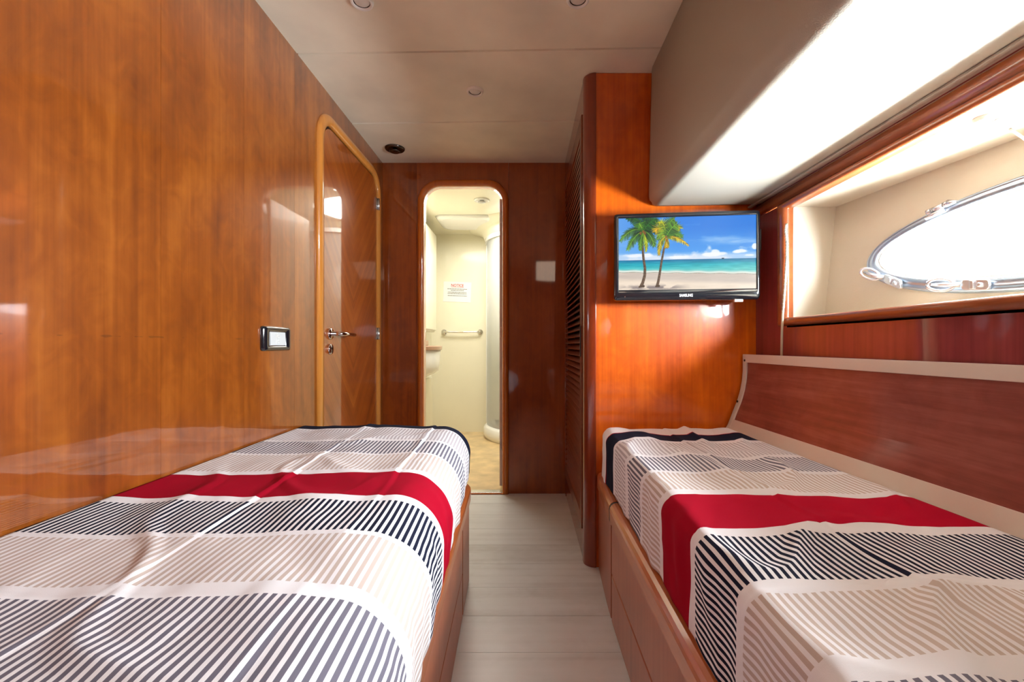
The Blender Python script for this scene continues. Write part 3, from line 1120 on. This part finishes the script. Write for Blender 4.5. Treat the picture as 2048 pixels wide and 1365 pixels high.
# ------------------------------------------------------------------ television
def beach(W_, H_):
    """colours of the beach picture on the screen, row 0 at the bottom (sRGB 0..1)"""
    rng = np.random.RandomState(4)
    yy, xx = np.mgrid[0:H_, 0:W_]
    u = xx / (W_ - 1)
    v = 1 - yy / (H_ - 1)          # 0 top .. 1 bottom

    def fbm(fx, fy, oct=4, seed=0):
        r = np.random.RandomState(seed)
        out = np.zeros_like(u)
        amp, tot = 1.0, 0.0
        for o in range(oct):
            nx, ny = max(2, int(fx * 2 ** o)), max(2, int(fy * 2 ** o))
            g = r.rand(ny + 2, nx + 2)
            gx, gy = u * nx, v * ny
            ix, iy = gx.astype(int), gy.astype(int)
            tx, ty = gx - ix, gy - iy
            tx, ty = tx * tx * (3 - 2 * tx), ty * ty * (3 - 2 * ty)
            out += amp * ((g[iy, ix] * (1 - tx) + g[iy, ix + 1] * tx) * (1 - ty) + (g[iy + 1, ix] * (1 - tx) + g[iy + 1, ix + 1] * tx) * ty)
            tot += amp
            amp *= 0.5
        return out / tot

    def mix(a, b, t):
        t = np.clip(t, 0, 1)[..., None]
        return a * (1 - t) + np.asarray(b) * t
    img = np.zeros((H_, W_, 3)) + np.array([0.17, 0.50, 0.89])
    img = mix(img, [0.35, 0.66, 0.95], (v - 0.15) / 0.45)
    img = mix(img, [0.55, 0.75, 0.96], np.clip(0.45 - u, 0, 1) * 1.1)
    ws = fbm(3, 9, 5, 2)
    streak = np.exp(-((v - (0.10 + 0.30 * u)) / 0.07) ** 2) * np.clip((ws - 0.45) * 4, 0, 1)
    img = mix(img, [0.78, 0.88, 0.98], streak * 0.75 + np.clip(ws - 0.58, 0, 1) * 1.0 * (u < 0.6))
    cl = fbm(9, 7, 5, 5)
    img = mix(img, [0.88, 0.92, 0.97], np.clip((cl - 0.34 - (0.575 - v) * 2.6) * 5, 0, 1) * (v > 0.38))
    low = np.clip((v - 0.48) / 0.06, 0, 1)
    img = mix(img, [0.84, 0.89, 0.96], low * (0.55 + 0.4 * cl))
    for (cx, cy, rx, ry) in ((0.71, 0.50, 0.035, 0.045), (0.68, 0.525, 0.07, 0.03), (0.76, 0.515, 0.04, 0.028), (0.885, 0.49, 0.055, 0.026), (0.86, 0.50, 0.035, 0.024),
                             (0.99, 0.43, 0.02, 0.04), (0.95, 0.545, 0.06, 0.02), (0.12, 0.52, 0.14, 0.03), (0.42, 0.555, 0.12, 0.02)):
        e = 1 - ((u - cx) / rx) ** 2 - ((v - cy) / ry) ** 2 + (cl - 0.5) * 2.2
        img = mix(img, [0.96, 0.97, 0.99], np.clip(e * 1.5, 0, 1) * 0.9)
    # sea
    hz, sh = 0.585, 0.735 + 0.05 * u + 0.004 * np.sin(u * 40)
    sea = v > hz
    t = (v - hz) / (sh - hz)
    s = np.zeros_like(img) + np.array([0.05, 0.42, 0.62])
    s = mix(s, [0.08, 0.66, 0.74], t * 3)
    s = mix(s, [0.38, 0.80, 0.79], (t - 0.35) / 0.45 + (u - 0.5) * 0.5)
    s = mix(s, [0.78, 0.88, 0.84], (t - 0.78) / 0.22)
    rip = fbm(14, 90, 3, 8)
    s = s + ((rip - 0.5) * 0.16)[..., None]
    img = np.where(sea[..., None], s, img)
    foam = np.exp(-((v - sh) / 0.012) ** 2)
    img = mix(img, [0.95, 0.94, 0.90], foam * 0.85)
    img = mix(img, [0.50, 0.45, 0.36], np.exp(-((v - sh - 0.016) / 0.006) ** 2) * 0.75 * (0.5 + rip))
    # sand
    sand = v > sh + 0.016
    sd = np.zeros_like(img) + np.array([0.83, 0.77, 0.72])
    sd = mix(sd, [0.95, 0.88, 0.80], (v - 0.82 - 0.08 * u) / 0.05)
    sd = sd + ((fbm(10, 30, 4, 11) - 0.5) * 0.07)[..., None]
    shade = np.clip((fbm(16, 22, 3, 13) - 0.42) * 6, 0, 1) * np.exp(-((v - 0.965) / 0.03) ** 2) * np.exp(-((u - 0.25) / 0.22) ** 4)
    sd = mix(sd, [0.56, 0.51, 0.50], shade)
    img = np.where(sand[..., None], sd, img)
    # small boat on the horizon
    img[(np.abs(u - 0.763) < 0.009) & (np.abs(v - 0.582) < 0.006)] = (0.12, 0.14, 0.16)
    asp = W_ / H_

    def seg(p, q, w0, w1, col, a=1.0):
        x0, y0, x1, y1 = p[0] * W_, (1 - p[1]) * H_, q[0] * W_, (1 - q[1]) * H_
        wm = max(w0, w1) + 1.5
        ix0, ix1 = int(max(0, min(x0, x1) - wm)), int(min(W_, max(x0, x1) + wm + 1))
        iy0, iy1 = int(max(0, min(y0, y1) - wm)), int(min(H_, max(y0, y1) + wm + 1))
        if ix1 <= ix0 or iy1 <= iy0:
            return
        Y_, X_ = np.mgrid[iy0:iy1, ix0:ix1]
        dx, dy = x1 - x0, y1 - y0
        tt = np.clip(((X_ - x0) * dx + (Y_ - y0) * dy) / (dx * dx + dy * dy + 1e-9), 0, 1)
        dd = np.hypot(X_ - x0 - tt * dx, Y_ - y0 - tt * dy)
        al = np.clip(w0 + (w1 - w0) * tt - dd + 0.5, 0, 1)[..., None] * a
        img[iy0:iy1, ix0:ix1] = img[iy0:iy1, ix0:ix1] * (1 - al) + np.array(col) * al

    def curve(a, c, b, t):
        return ((1 - t) ** 2 * a[0] + 2 * t * (1 - t) * c[0] + t * t * b[0], (1 - t) ** 2 * a[1] + 2 * t * (1 - t) * c[1] + t * t * b[1])
    px = W_ / 480

    def trunk(pts, w0, w1):
        m = 26
        prev = None
        for k in range(m + 1):
            f = k / m * (len(pts) - 1)
            i = min(int(f), len(pts) - 2)
            q = f - i
            p = (pts[i][0] + (pts[i + 1][0] - pts[i][0]) * q, pts[i][1] + (pts[i + 1][1] - pts[i][1]) * q)
            if prev:
                w = (w0 + (w1 - w0) * k / m) * px
                seg(prev, p, w, w, (0.40, 0.31, 0.24) if k % 2 else (0.47, 0.37, 0.29))
                seg((prev[0] - 0.004, prev[1]), (p[0] - 0.004, p[1]), w * 0.35, w * 0.35, (0.25, 0.19, 0.15), 0.8)
            prev = p
    # (root, control, tip, leaflet length, colour a, colour b)
    G1, G2, G3, Y1, Y2 = (0.05, 0.22, 0.08), (0.16, 0.42, 0.10), (0.45, 0.66, 0.16), (0.80, 0.78, 0.12), (0.93, 0.72, 0.10)

    def frond(root, ctrl, tip, ln, ca, cb, hang=0.8):
        m = 38
        for k in range(m):
            t = (k + 0.5) / m
            p = curve(root, ctrl, tip, t)
            q = curve(root, ctrl, tip, t + 0.01)
            dx, dy = (q[0] - p[0]) * asp, q[1] - p[1]
            n = math.hypot(dx, dy) + 1e-9
            dx, dy = dx / n, dy / n
            l = ln * 0.74 * (0.45 + 0.75 * math.sin(PI * min(1, t * 0.9 + 0.12)))
            for s in (-1, 1):
                ex = dx * 0.55 + s * dy * 0.75
                ey = dy * 0.55 - s * dx * 0.75 + hang * 0.7
                nn = math.hypot(ex, ey)
                j = 0.75 + 0.5 * rng.rand()
                col = np.array(ca) * (1 - t) + np.array(cb) * t
                col = np.clip(col * (0.42 + 0.78 * rng.rand()), 0, 1)
                seg(p, (p[0] + ex / nn * l * j / asp, p[1] + ey / nn * l * j), 1.2 * px, 0.4 * px, col, 0.92)
        pr = root
        for k in range(1, 15):
            p = curve(root, ctrl, tip, k / 14)
            seg(pr, p, 1.0 * px, 0.8 * px, np.clip(np.array(cb) * 1.1, 0, 1), 0.9)
            pr = p
    trunk([(0.183, 0.22), (0.178, 0.35), (0.185, 0.55), (0.197, 0.70), (0.195, 0.80), (0.180, 0.90), (0.168, 0.945)], 3.4, 5.6)
    trunk([(0.352, 0.34), (0.335, 0.45), (0.318, 0.62), (0.305, 0.78), (0.295, 0.88), (0.287, 0.94)], 3.0, 4.8)
    seg((0.155, 0.955), (0.185, 0.945), 3 * px, 5 * px, (0.36, 0.28, 0.22))
    seg((0.278, 0.95), (0.298, 0.945), 3 * px, 4.5 * px, (0.36, 0.28, 0.22))
    c1 = (0.185, 0.19)
    for ctrl, tip, ln, a, b in (((0.22, -0.02), (0.30, 0.10), 0.10, G1, G2), ((0.26, 0.10), (0.34, 0.22), 0.10, G1, G2), ((0.15, -0.05), (0.07, 0.02), 0.10, G1, G2),
                                ((0.20, -0.05), (0.22, -0.08), 0.12, G1, G2), ((0.10, 0.10), (0.015, 0.32), 0.11, G1, G3), ((0.12, 0.22), (0.07, 0.44), 0.10, G1, G3),
                                ((0.16, 0.30), (0.165, 0.45), 0.07, G2, G3), ((0.21, 0.28), (0.205, 0.47), 0.06, G3, Y1), ((0.24, 0.20), (0.265, 0.40), 0.11, G1, G3),
                                ((0.13, 0.00), (0.175, 0.14), 0.09, G2, G3), ((0.24, 0.02), (0.28, 0.05), 0.10, G2, G2)):
        frond(c1, ctrl, tip, ln, a, b)
    c2 = (0.352, 0.27)
    for ctrl, tip, ln, a, b in (((0.37, 0.05), (0.41, 0.03), 0.10, G2, G3), ((0.40, 0.10), (0.455, 0.16), 0.11, G2, Y1), ((0.42, 0.20), (0.46, 0.29), 0.10, G2, G3),
                                ((0.43, 0.26), (0.515, 0.40), 0.06, Y1, Y2), ((0.31, 0.08), (0.27, 0.20), 0.11, Y1, Y2), ((0.33, 0.14), (0.29, 0.31), 0.09, Y1, G3),
                                ((0.30, 0.30), (0.30, 0.52), 0.07, G3, Y2), ((0.36, 0.36), (0.355, 0.42), 0.06, Y1, Y2), ((0.34, 0.03), (0.30, 0.08), 0.09, G3, Y1),
                                ((0.39, 0.14), (0.43, 0.10), 0.10, G2, G3)):
        frond(c2, ctrl, tip, ln, a, b)
    for (cx, cy) in (c1, (c1[0] - 0.02, c1[1] + 0.02), (c1[0] + 0.012, c1[1] + 0.02), c2, (c2[0] + 0.005, c2[1] + 0.045)):
        seg((cx, cy), (cx, cy + 0.015), 4 * px, 3.5 * px, (0.55, 0.33, 0.12), 0.85)
    return np.clip(img, 0, 1)


def srgb_lin(c):
    return np.where(c <= 0.04045, c / 12.92, ((c + 0.055) / 1.055) ** 2.4)


def text_mesh(name, body, height, M4, mat, parent, depth=0.0004, local=True, bold=0.0, width=None):
    cu = bpy.data.curves.new(name, 'FONT')
    cu.body = body
    cu.size = 1.0
    cu.align_x = 'CENTER'
    cu.align_y = 'CENTER'
    cu.extrude = 0.01
    cu.offset = bold
    tmp = bpy.data.objects.new(name + '_src', cu)
    COL.objects.link(tmp)
    dg = bpy.context.evaluated_depsgraph_get()
    me = bpy.data.meshes.new_from_object(tmp.evaluated_get(dg))
    bpy.data.objects.remove(tmp)
    bpy.data.curves.remove(cu)
    co = np.array([v.co for v in me.vertices])
    h = co[:, 1].max() - co[:, 1].min()
    s = height / h
    sx = width / (co[:, 0].max() - co[:, 0].min()) if width else s
    cx, cy = (co[:, 0].max() + co[:, 0].min()) / 2, (co[:, 1].max() + co[:, 1].min()) / 2
    for v in me.vertices:
        v.co = M4 @ Vector(((v.co.x - cx) * sx, (v.co.y - cy) * s, depth if v.co.z > 0 else 0))
    me.materials.clear()
    me.name = name
    o = bpy.data.objects.new(name, me)
    COL.objects.link(o)
    me.materials.append(mat)
    link(o, parent, local)
    return o


def make_tv():
    xl, yl, xr, yr = 0.344, 1.758, 0.880, 1.700
    rz = math.atan2(yr - yl, xr - xl)
    wd = math.hypot(xr - xl, yr - yl)
    ht = 0.336
    t = thing('television', ((xl + xr) / 2, (yl + yr) / 2, 1.238), 'flat black television with a palm beach picture, mounted on the orange wood panel', 'television', rz=rz)
    hw, hh = wd / 2, ht / 2
    Mx = axes((0, 0, 0), (1, 0, 0), (0, 0, 1), (0, -1, 0))     # local: x right, y up, z towards viewer
    sx0, sx1, sz0, sz1 = -hw + 0.018, hw - 0.014, -hh + 0.041, hh - 0.018
    bez = MB()
    inner = rrect(sx0, sx1, sz0, sz1, 0.002, 4)
    outer = rrect(-hw, hw, -hh, hh, 0.012, 4)
    frame_loft(bez, inner, outer, Mx, [(0, -0.008), (0, -0.001), (0.12, 0.001), (0.75, 0.0), (0.93, -0.003), (1, -0.009), (1, -0.02), (0.9, -0.024)])
    put('bezel', bez, M['black_gloss'], t, local=True)
    back = MB()
    rings = []
    for k, (ins, d) in enumerate(((0.002, -0.010), (0.002, -0.026), (0.03, -0.040), (0.06, -0.044))):
        rings.append([Mx @ Vector((p[0], p[1], d)) for p in rrect(-hw + ins, hw - ins, -hh + ins, hh - ins, 0.012, 4)])
    back.loft(rings)
    put('casing', back, M['black_matt'], t, local=True)
    # the picture
    NW, NH = 520, 296
    img = srgb_lin(beach(NW, NH))
    me = bpy.data.meshes.new('screen')
    gx, gz = np.meshgrid(np.linspace(sx0 - 0.001, sx1 + 0.001, NW), np.linspace(sz0 - 0.001, sz1 + 0.001, NH))
    co = np.stack([gx, np.full_like(gx, 0.004), gz], -1).reshape(-1, 3)
    ii = np.arange(NW * NH).reshape(NH, NW)
    fa = np.stack([ii[:-1, :-1], ii[:-1, 1:], ii[1:, 1:], ii[1:, :-1]], -1).reshape(-1, 4)
    me.from_pydata(co.tolist(), [], fa.tolist())
    at = me.color_attributes.new('picture', 'FLOAT_COLOR', 'POINT')
    at.data.foreach_set('color', np.concatenate([img.reshape(-1, 3), np.ones((NW * NH, 1))], 1).astype(np.float32).ravel())
    m, N, L, b = nt('tv_picture')
    setp(b, color=(0.01, 0.01, 0.01), rough=0.25, power=0.86, spec=0.15)
    ca = N.new('ShaderNodeVertexColor')
    ca.layer_name = 'picture'
    L.new(ca.outputs['Color'], b.inputs['Emission Color'])
    me.materials.append(m)
    s = bpy.data.objects.new('screen', me)
    COL.objects.link(s)
    link(s, t, True)
    text_mesh('lettering', 'SAMSUNG', 0.0108, axes((0.0, -0.0012, -hh + 0.018), (1, 0, 0), (0, 0, 1), (0, -1, 0)), M['white_ink'], t, bold=0.012, width=0.049)
    put('power_light', MB().box(sx0 + 0.022, sx0 + 0.025, -0.0012, 0.0, -hh + 0.012, -hh + 0.017), M['brushed'], t, local=True)
    br = MB()
    br.box(-0.07, 0.07, 0.042, 0.056, -0.06, 0.06)
    br.box(-0.03, 0.03, 0.054, 0.098, -0.035, 0.035)
    put('bracket', br, M['black_matt'], t, local=True)
    sb = MB().box(hw - 0.03, hw + 0.012, 0.020, 0.040, 0.02, 0.10)
    put('socket_box', sb, M['black_matt'], t, local=True, bevel=0.003)
    put('foot_clip', MB().box(hw - 0.09, hw - 0.06, 0.006, 0.018, -hh - 0.008, -hh + 0.004), M['off_white'], t, local=True, bevel=0.001)


make_tv()


# ------------------------------------------------------------------ small fittings
def make_switch():
    t = thing('light_switch', (XL, 1.565, 0.92), 'black framed wall switch with grey rocker beside the cabin door', 'switch')
    Mx = axes((XL, 0, 0), (0, 1, 0), (0, 0, 1), (1, 0, 0))
    y0, y1, z0, z1 = 1.478, 1.655, 0.879, 0.962
    iy0, iy1, iz0, iz1 = 1.522, 1.622, 0.896, 0.945
    fr = MB()
    frame_loft(fr, rrect(iy0, iy1, iz0, iz1, 0.002, 5), rrect(y0, y1, z0, z1, 0.010, 5), Mx,
               [(0, 0.0), (0, 0.007), (0.1, 0.009), (0.6, 0.013), (0.9, 0.010), (1, 0.004), (1, 0.0)])
    put('faceplate', fr, M['black_gloss'], t)
    rk = MB()
    a = [(XL + 0.004, iy0 + .001, iz0 + .001), (XL + 0.004, iy1 - .001, iz0 + .001), (XL + 0.004, iy1 - .001, iz1 - .001), (XL + 0.004, iy0 + .001, iz1 - .001)]
    b = [(XL + 0.010, iy0 + .002, iz0 + .002), (XL + 0.010, iy1 - .002, iz0 + .002), (XL + 0.008, iy1 - .002, iz1 - .002), (XL + 0.008, iy0 + .002, iz1 - .002)]
    rk.loft([a, b], smooth=False)
    r = put('rocker', rk, M['grey_plastic'], t, bevel=0.001)
    ic = MB()
    x = XL + 0.0098
    for zc in (0.929, 0.911):
        ring = [(x, 1.570 + 0.007 * math.cos(k / 12 * 2 * PI), zc + 0.0045 * math.sin(k / 12 * 2 * PI)) for k in range(13)]
        ic.tube(ring, 0.0007, 6)
    ic.tube([(x, 1.557, 0.936), (x, 1.556, 0.904), (x, 1.560, 0.902)], 0.0007, 6)
    ic.tube([(x, 1.557, 0.936), (x, 1.566, 0.938)], 0.0007, 6)
    put('icon', ic, M['off_white'], r)


make_switch()


def spotlight(loc, label, name='downlight', R=0.037):
    t = thing(name, loc, label, 'downlight', 'recessed downlights')
    ring = MB().lathe([(R * 0.70, 0.004), (R * 0.70, -0.005), (R * 0.80, -0.010), (R * 0.93, -0.008), (R, -0.0012), (R, 0.002)], 28)
    put('bezel', ring, M['off_white'], t, local=True)
    put('lens', MB().lathe([(R * 0.69, 0.0035), (R * 0.69, 0.000), (R * 0.60, -0.004), (0.0, -0.007)], 24), M['lens'], t, local=True)
    put('gap_ring', MB().lathe([(R * 0.74, 0.0005), (R * 0.72, -0.0042), (R * 0.66, -0.0035), (R * 0.66, 0.001)], 28), M['dark_metal'], t, local=True)
    return t


spotlight((-0.2165, 1.97, CEIL), 'small round recessed downlight in the middle of the ceiling before the bathroom doorway')
spotlight((-0.522, 1.455, CEIL), 'round recessed downlight in the front ceiling panel near the cherry wall')
spotlight((0.168, 1.445, CEIL), 'round recessed downlight in the front ceiling panel near the beige soffit')
spotlight((1.002, 0.985, RZ1), 'round downlight in the top of the bright window recess', R=0.026)


def make_vent():
    t = thing('ceiling_vent', (-0.728, 2.545, CEIL), 'round dark metal vent on the ceiling in the corner above the cabin door', 'vent')
    put('flange', MB().lathe([(0.0, 0.0), (0.055, 0.0), (0.055, -0.004), (0.050, -0.010), (0.040, -0.012), (0.036, -0.004), (0.030, -0.002)], 32), M['dark_metal'], t, local=True)
    put('disc', MB().lathe([(0.0, -0.002), (0.010, -0.003), (0.010, -0.012), (0.028, -0.014), (0.030, -0.018), (0.026, -0.022), (0.0, -0.023)], 32), M['dark_metal'], t, local=True)


make_vent()


def make_cords():
    pts = [(0.920, 1.600, 1.325), (0.912, 1.592, 1.30), (0.904, 1.570, 1.25), (0.902, 1.568, 1.20), (0.903, 1.576, 1.14), (0.906, 1.592, 1.06), (0.908, 1.604, 1.0),
           (0.910, 1.612, 0.93), (0.912, 1.618, 0.80)]
    o = put('pull_cord', MB().tube(pts, 0.0042, 10), M['cord'])
    tag(o, 'beige ribbed cord hanging at the corner of the window recess', 'cord')
    for k in range(26):
        f = 0.3 + k / 26 * 5.6
        i = int(f)
        q = f - i
        p = Vector(pts[i]) * (1 - q) + Vector(pts[i + 1]) * q
        d = (Vector(pts[i + 1]) - Vector(pts[i])).normalized()
        put('rib', MB().tube([p - d * 0.001, p + d * 0.001], 0.0049, 8), M['off_white'], o)
    o = put('blind_cord', MB().tube([(1.104, 1.036, RZ1), (1.092, 0.99, 1.345), (1.075, 0.93, 1.27), (1.06, 0.90, 1.20)], 0.003, 8), M['white_cord'])
    tag(o, 'thin white cord hanging from the top of the window recess', 'cord')


make_cords()


# ------------------------------------------------------------------ bathroom
def make_bathroom():
    BY, BXL, BXR, BZ = 4.70, -0.97, 0.70, 2.04
    put('wall_bathroom_back', MB().box(BXL - .03, BXR, BY, BY + 0.03, 0, BZ), M['cream'])['kind'] = 'structure'
    put('wall_bathroom_left', MB().box(BXL - 0.03, BXL, YB + 0.031, BY, 0, BZ), M['cream'])['kind'] = 'structure'
    put('wall_bathroom_right', MB().box(BXR, BXR + 0.03, YB + 0.031, BY + .03, 0, BZ), M['cream'])['kind'] = 'structure'
    front = MB()
    frame_loft(front, rrect(-0.628, -0.118, -0.01, 1.877, 0.12, 10, corners=(0, 0, 1, 1)), rrect(-1.05, 1.30, -0.05, BZ + 0.08, 0.0005, 10),
               axes((0, YB + 0.031, 0), (1, 0, 0), (0, 0, 1), (0, -1, 0)), [(0, -0.014), (0, 0), (1, 0), (1, -0.014)])
    front.smooth = [False] * len(front.f)
    put('wall_bathroom_front', front, M['cream'])['kind'] = 'structure'
    put('floor_bathroom', MB().box(BXL, BXR, YB + 0.0005, BY, -0.012, 0.0), M['bath_floor'])['kind'] = 'structure'
    put('ceiling_bathroom', MB().box(BXL - .03, BXR + .03, YB + 0.031, BY + .03, BZ, BZ + 0.03), M['cream'])['kind'] = 'structure'
    # moulded ceiling hatch
    h = MB()
    Mx = axes((0, 0, BZ), (1, 0, 0), (0, -1, 0), (0, 0, -1))
    rings = []
    for ins, z in ((0.0, 0.0), (0.02, 0.022), (0.05, 0.028)):
        rings.append([Mx @ Vector((x, y, z)) for x, y in rrect(-0.80 + ins, -0.28 - ins, -4.45 + ins, -3.98 - ins, 0.08, 5)])
    h.loft(rings)
    o = put('ceiling_hatch', h, M['white_gel'])
    tag(o, 'raised white moulded hatch on the bathroom ceiling', 'hatch')
    t = thing('vent', (-0.34, 3.58, BZ), 'round white extractor vent on the bathroom ceiling near the door top', 'vent')
    put('flange', MB().lathe([(0.0, 0), (0.062, 0), (0.060, -0.008), (0.046, -0.012), (0.040, -0.006), (0.030, -0.006)], 28), M['white_gel'], t, local=True)
    put('disc', MB().lathe([(0, -0.006), (0.012, -0.006), (0.030, -0.016), (0.030, -0.020), (0.0, -0.022)], 28), M['grey_plastic'], t, local=True)
    # shower cubicle in the far corner
    s = thing('shower', (0.15, 4.5, 0), 'round white shower cubicle with curved frosted doors beside the bathroom door', 'shower')
    cx, cy, R = 0.15, 4.52, 0.55

    def arc(r, z, a0=100, a1=290, n=40, dz=0):
        return [(cx + r * math.cos(math.radians(a0 + (a1 - a0) * k / n)), min(cy + r * math.sin(math.radians(a0 + (a1 - a0) * k / n)), BY - 0.002), z) for k in range(n + 1)]
    curb = MB()
    prof = [(R, 0.0), (R + 0.012, 0.04), (R + 0.006, 0.10), (R - 0.02, 0.125), (R - 0.05, 0.12), (R - 0.06, 0.08), (R - 0.06, 0.0)]
    curb.loft([[q for q in col] for col in zip(*[arc(r, z) for r, z in prof])], True, True, True)
    put('curb', curb, M['white_gel'], s)
    put('tray', MB().prism([(p[0], p[1]) for p in arc(R - 0.055, 0)], axes((0, 0, 0.055), (1, 0, 0), (0, 1, 0), (0, 0, 1)), 0.012), M['terracotta'], s)
    for a0, a1 in ((165, 228), (230, 290)):
        p0 = arc(R - 0.028, 0.13, a0, a1, 16)
        p1 = arc(R - 0.022, 0.13, a0, a1, 16)
        g = MB()
        z0, z1 = 0.128, 1.90
        rings = [[(a[0], a[1], z0), (b[0], b[1], z0), (b[0], b[1], z1), (a[0], a[1], z1)] for a, b in zip(p0, p1)]
        g.loft(rings, True, True, True)
        put('curved_pane', g, M['shower_glass'], s)
    for a in (166, 176, 229):
        x, y = cx + (R - 0.025) * math.cos(math.radians(a)), cy + (R - 0.025) * math.sin(math.radians(a))
        put('post', MB().box(x - 0.014, x + 0.014, y - 0.014, y + 0.014, 0.125, 1.90), M['white_gel'], s, bevel=0.004)
    for a in (171,):
        x, y = cx + (R - 0.020) * math.cos(math.radians(a)), cy + (R - 0.020) * math.sin(math.radians(a))
        put('seal_strip', MB().box(x - 0.012, x + 0.004, y - 0.012, y + 0.012, 0.125, 1.90), M['brushed'], s)
    rail = MB()
    rail.loft([list(c) for c in zip(arc(R - 0.045, 1.895), arc(R - 0.005, 1.895), arc(R - 0.005, 1.935), arc(R - 0.045, 1.935))], True, True, False)
    put('top_rail', rail, M['white_gel'], s)
    dome = MB()
    rings = []
    for r, z in ((R + 0.16, BZ - 0.001), (R + 0.13, BZ - 0.02), (R + 0.07, BZ - 0.03), (R + 0.02, BZ - 0.06), (R + 0.004, BZ - 0.105), (0.30, BZ - 0.109), (0.02, BZ - 0.11)):
        rings.append(arc(r, z))
    dome.loft(rings, False, False, True)
    put('canopy', dome, M['cream'], s)
    l = thing('downlight', (-0.18, 4.28, BZ - 0.109), 'small round light under the curved canopy above the shower', 'downlight')
    put('bezel', MB().lathe([(0.03, 0.001), (0.06, 0.0), (0.06, -0.006), (0.045, -0.010), (0.036, -0.004)], 24), M['white_gel'], l, local=True)
    put('lens', MB().lathe([(0.0, -0.001), (0.037, -0.001), (0.030, -0.005), (0, -0.006)], 20), M['lens'], l, local=True)
    # basin unit
    b = thing('washbasin', (-0.86, 3.75, 0.68), 'white bowed washbasin with brown countertop edge on the bathroom left wall', 'washbasin')
    bx, by = BXL, 3.78

    def bow(d, w, n=18):
        return [(BXL + 0.001, by - w)] + [(BXL + d * (math.sin(PI * k / n)) ** 0.45, by - w * math.cos(PI * k / n)) for k in range(1, n)] + [(BXL + 0.001, by + w)]
    bowl = MB()
    rings = [[(x, y, z) for x, y in bow(d, w)] for d, w, z in ((0.12, 0.18, 0.62), (0.20, 0.27, 0.655), (0.235, 0.31, 0.68), (0.245, 0.32, 0.72), (0.255, 0.33, 0.855))]
    bowl.loft(rings)
    put('bowl', bowl, M['white_gel'], b)
    ct = MB()
    rings = [[(x, y, z) for x, y in bow(d, w)] for d, w, z in ((0.262, 0.335, 0.856), (0.268, 0.34, 0.862), (0.268, 0.34, 0.885), (0.262, 0.335, 0.892))]
    ct.loft(rings, smooth=False)
    put('countertop', ct, M['counter'], b)
    put('backsplash', MB().box(BXL + 0.001, BXL + 0.10, by - 0.33, by + 0.33, 0.892, 0.94), M['counter'], b, bevel=0.008)
    c = thing('mirror_cabinet', (BXL + 0.05, 3.85, 1.0), 'tall cream wall cabinet above the washbasin', 'cabinet')
    put('body', MB().box(BXL, BXL + 0.09, 3.35, 4.45, 1.02, 1.98), M['cream'], c, bevel=0.012)
    put('door', MB().box(BXL + 0.0905, BXL + 0.108, 3.37, 4.43, 1.04, 1.96), M['cream'], c, bevel=0.004)
    c = thing('vanity_cabinet', (BXL + 0.05, 3.8, 0), 'low cream cabinet below the washbasin', 'cabinet')
    put('body', MB().box(BXL + 0.003, BXL + 0.10, 3.3, 4.25, 0.0, 0.618), M['cream'], c, bevel=0.012)
    put('door', MB().box(BXL + 0.1005, BXL + 0.115, 3.34, 4.21, 0.06, 0.60), M['cream'], c, bevel=0.004)
    # towel rail and notice on the far wall
    t = thing('towel_rail', (-0.65, BY, 1.03), 'chrome towel rail on the cream bathroom wall below the notice', 'towel rail')
    for x in (-0.835, -0.462):
        put('mount', MB().lathe([(0, 0), (0.029, 0), (0.029, 0.006), (0.024, 0.014), (0.012, 0.018), (0.010, 0.05), (0.0, 0.055)], 20,
                                axes((x, BY, 1.032), (1, 0, 0), (0, 0, 1), (0, -1, 0))), M['brushed'], t)
    put('bar', MB().tube([(-0.835, BY - 0.048, 1.032), (-0.80, BY - 0.052, 1.031), (-0.65, BY - 0.056, 1.029), (-0.50, BY - 0.052, 1.031), (-0.462, BY - 0.048, 1.032)], 0.009, 12), M['chrome'], t)
    n = thing('notice', (-0.70, BY - 0.002, 1.445), 'white notice sheet with red heading on the cream bathroom wall', 'sign')
    n.rotation_euler = (0, math.radians(2.2), 0)
    put('sheet', MB().box(-0.143, 0.143, -0.001, 0.001, -0.104, 0.104), M['paper'], n, local=True)
    text_mesh('heading', 'NOTICE', 0.028, axes((0.0, -0.0011, 0.068), (1, 0, 0), (0, 0, 1), (0, -1, 0)), M['red_ink'], n, bold=0.02, width=0.128)
    put('underline', MB().box(-0.064, 0.064, -0.0015, -0.0009, 0.0475, 0.0505), M['red_ink'], n, local=True)
    rnd = random.Random(5)
    ln = MB()
    for z, a, e in ((0.030, -0.102, 0.100), (0.016, -0.066, 0.068), (-0.004, -0.096, 0.098), (-0.018, -0.098, 0.098), (-0.040, -0.096, 0.102)):
        x = a
        while x < e:
            w = min(rnd.uniform(0.008, 0.026), e - x)
            ln.box(x, x + w, -0.0015, -0.0009, z - 0.0035, z + 0.0035)
            x += w + 0.003
    put('text_lines', ln, M['grey_ink'], n, local=True)


make_bathroom()
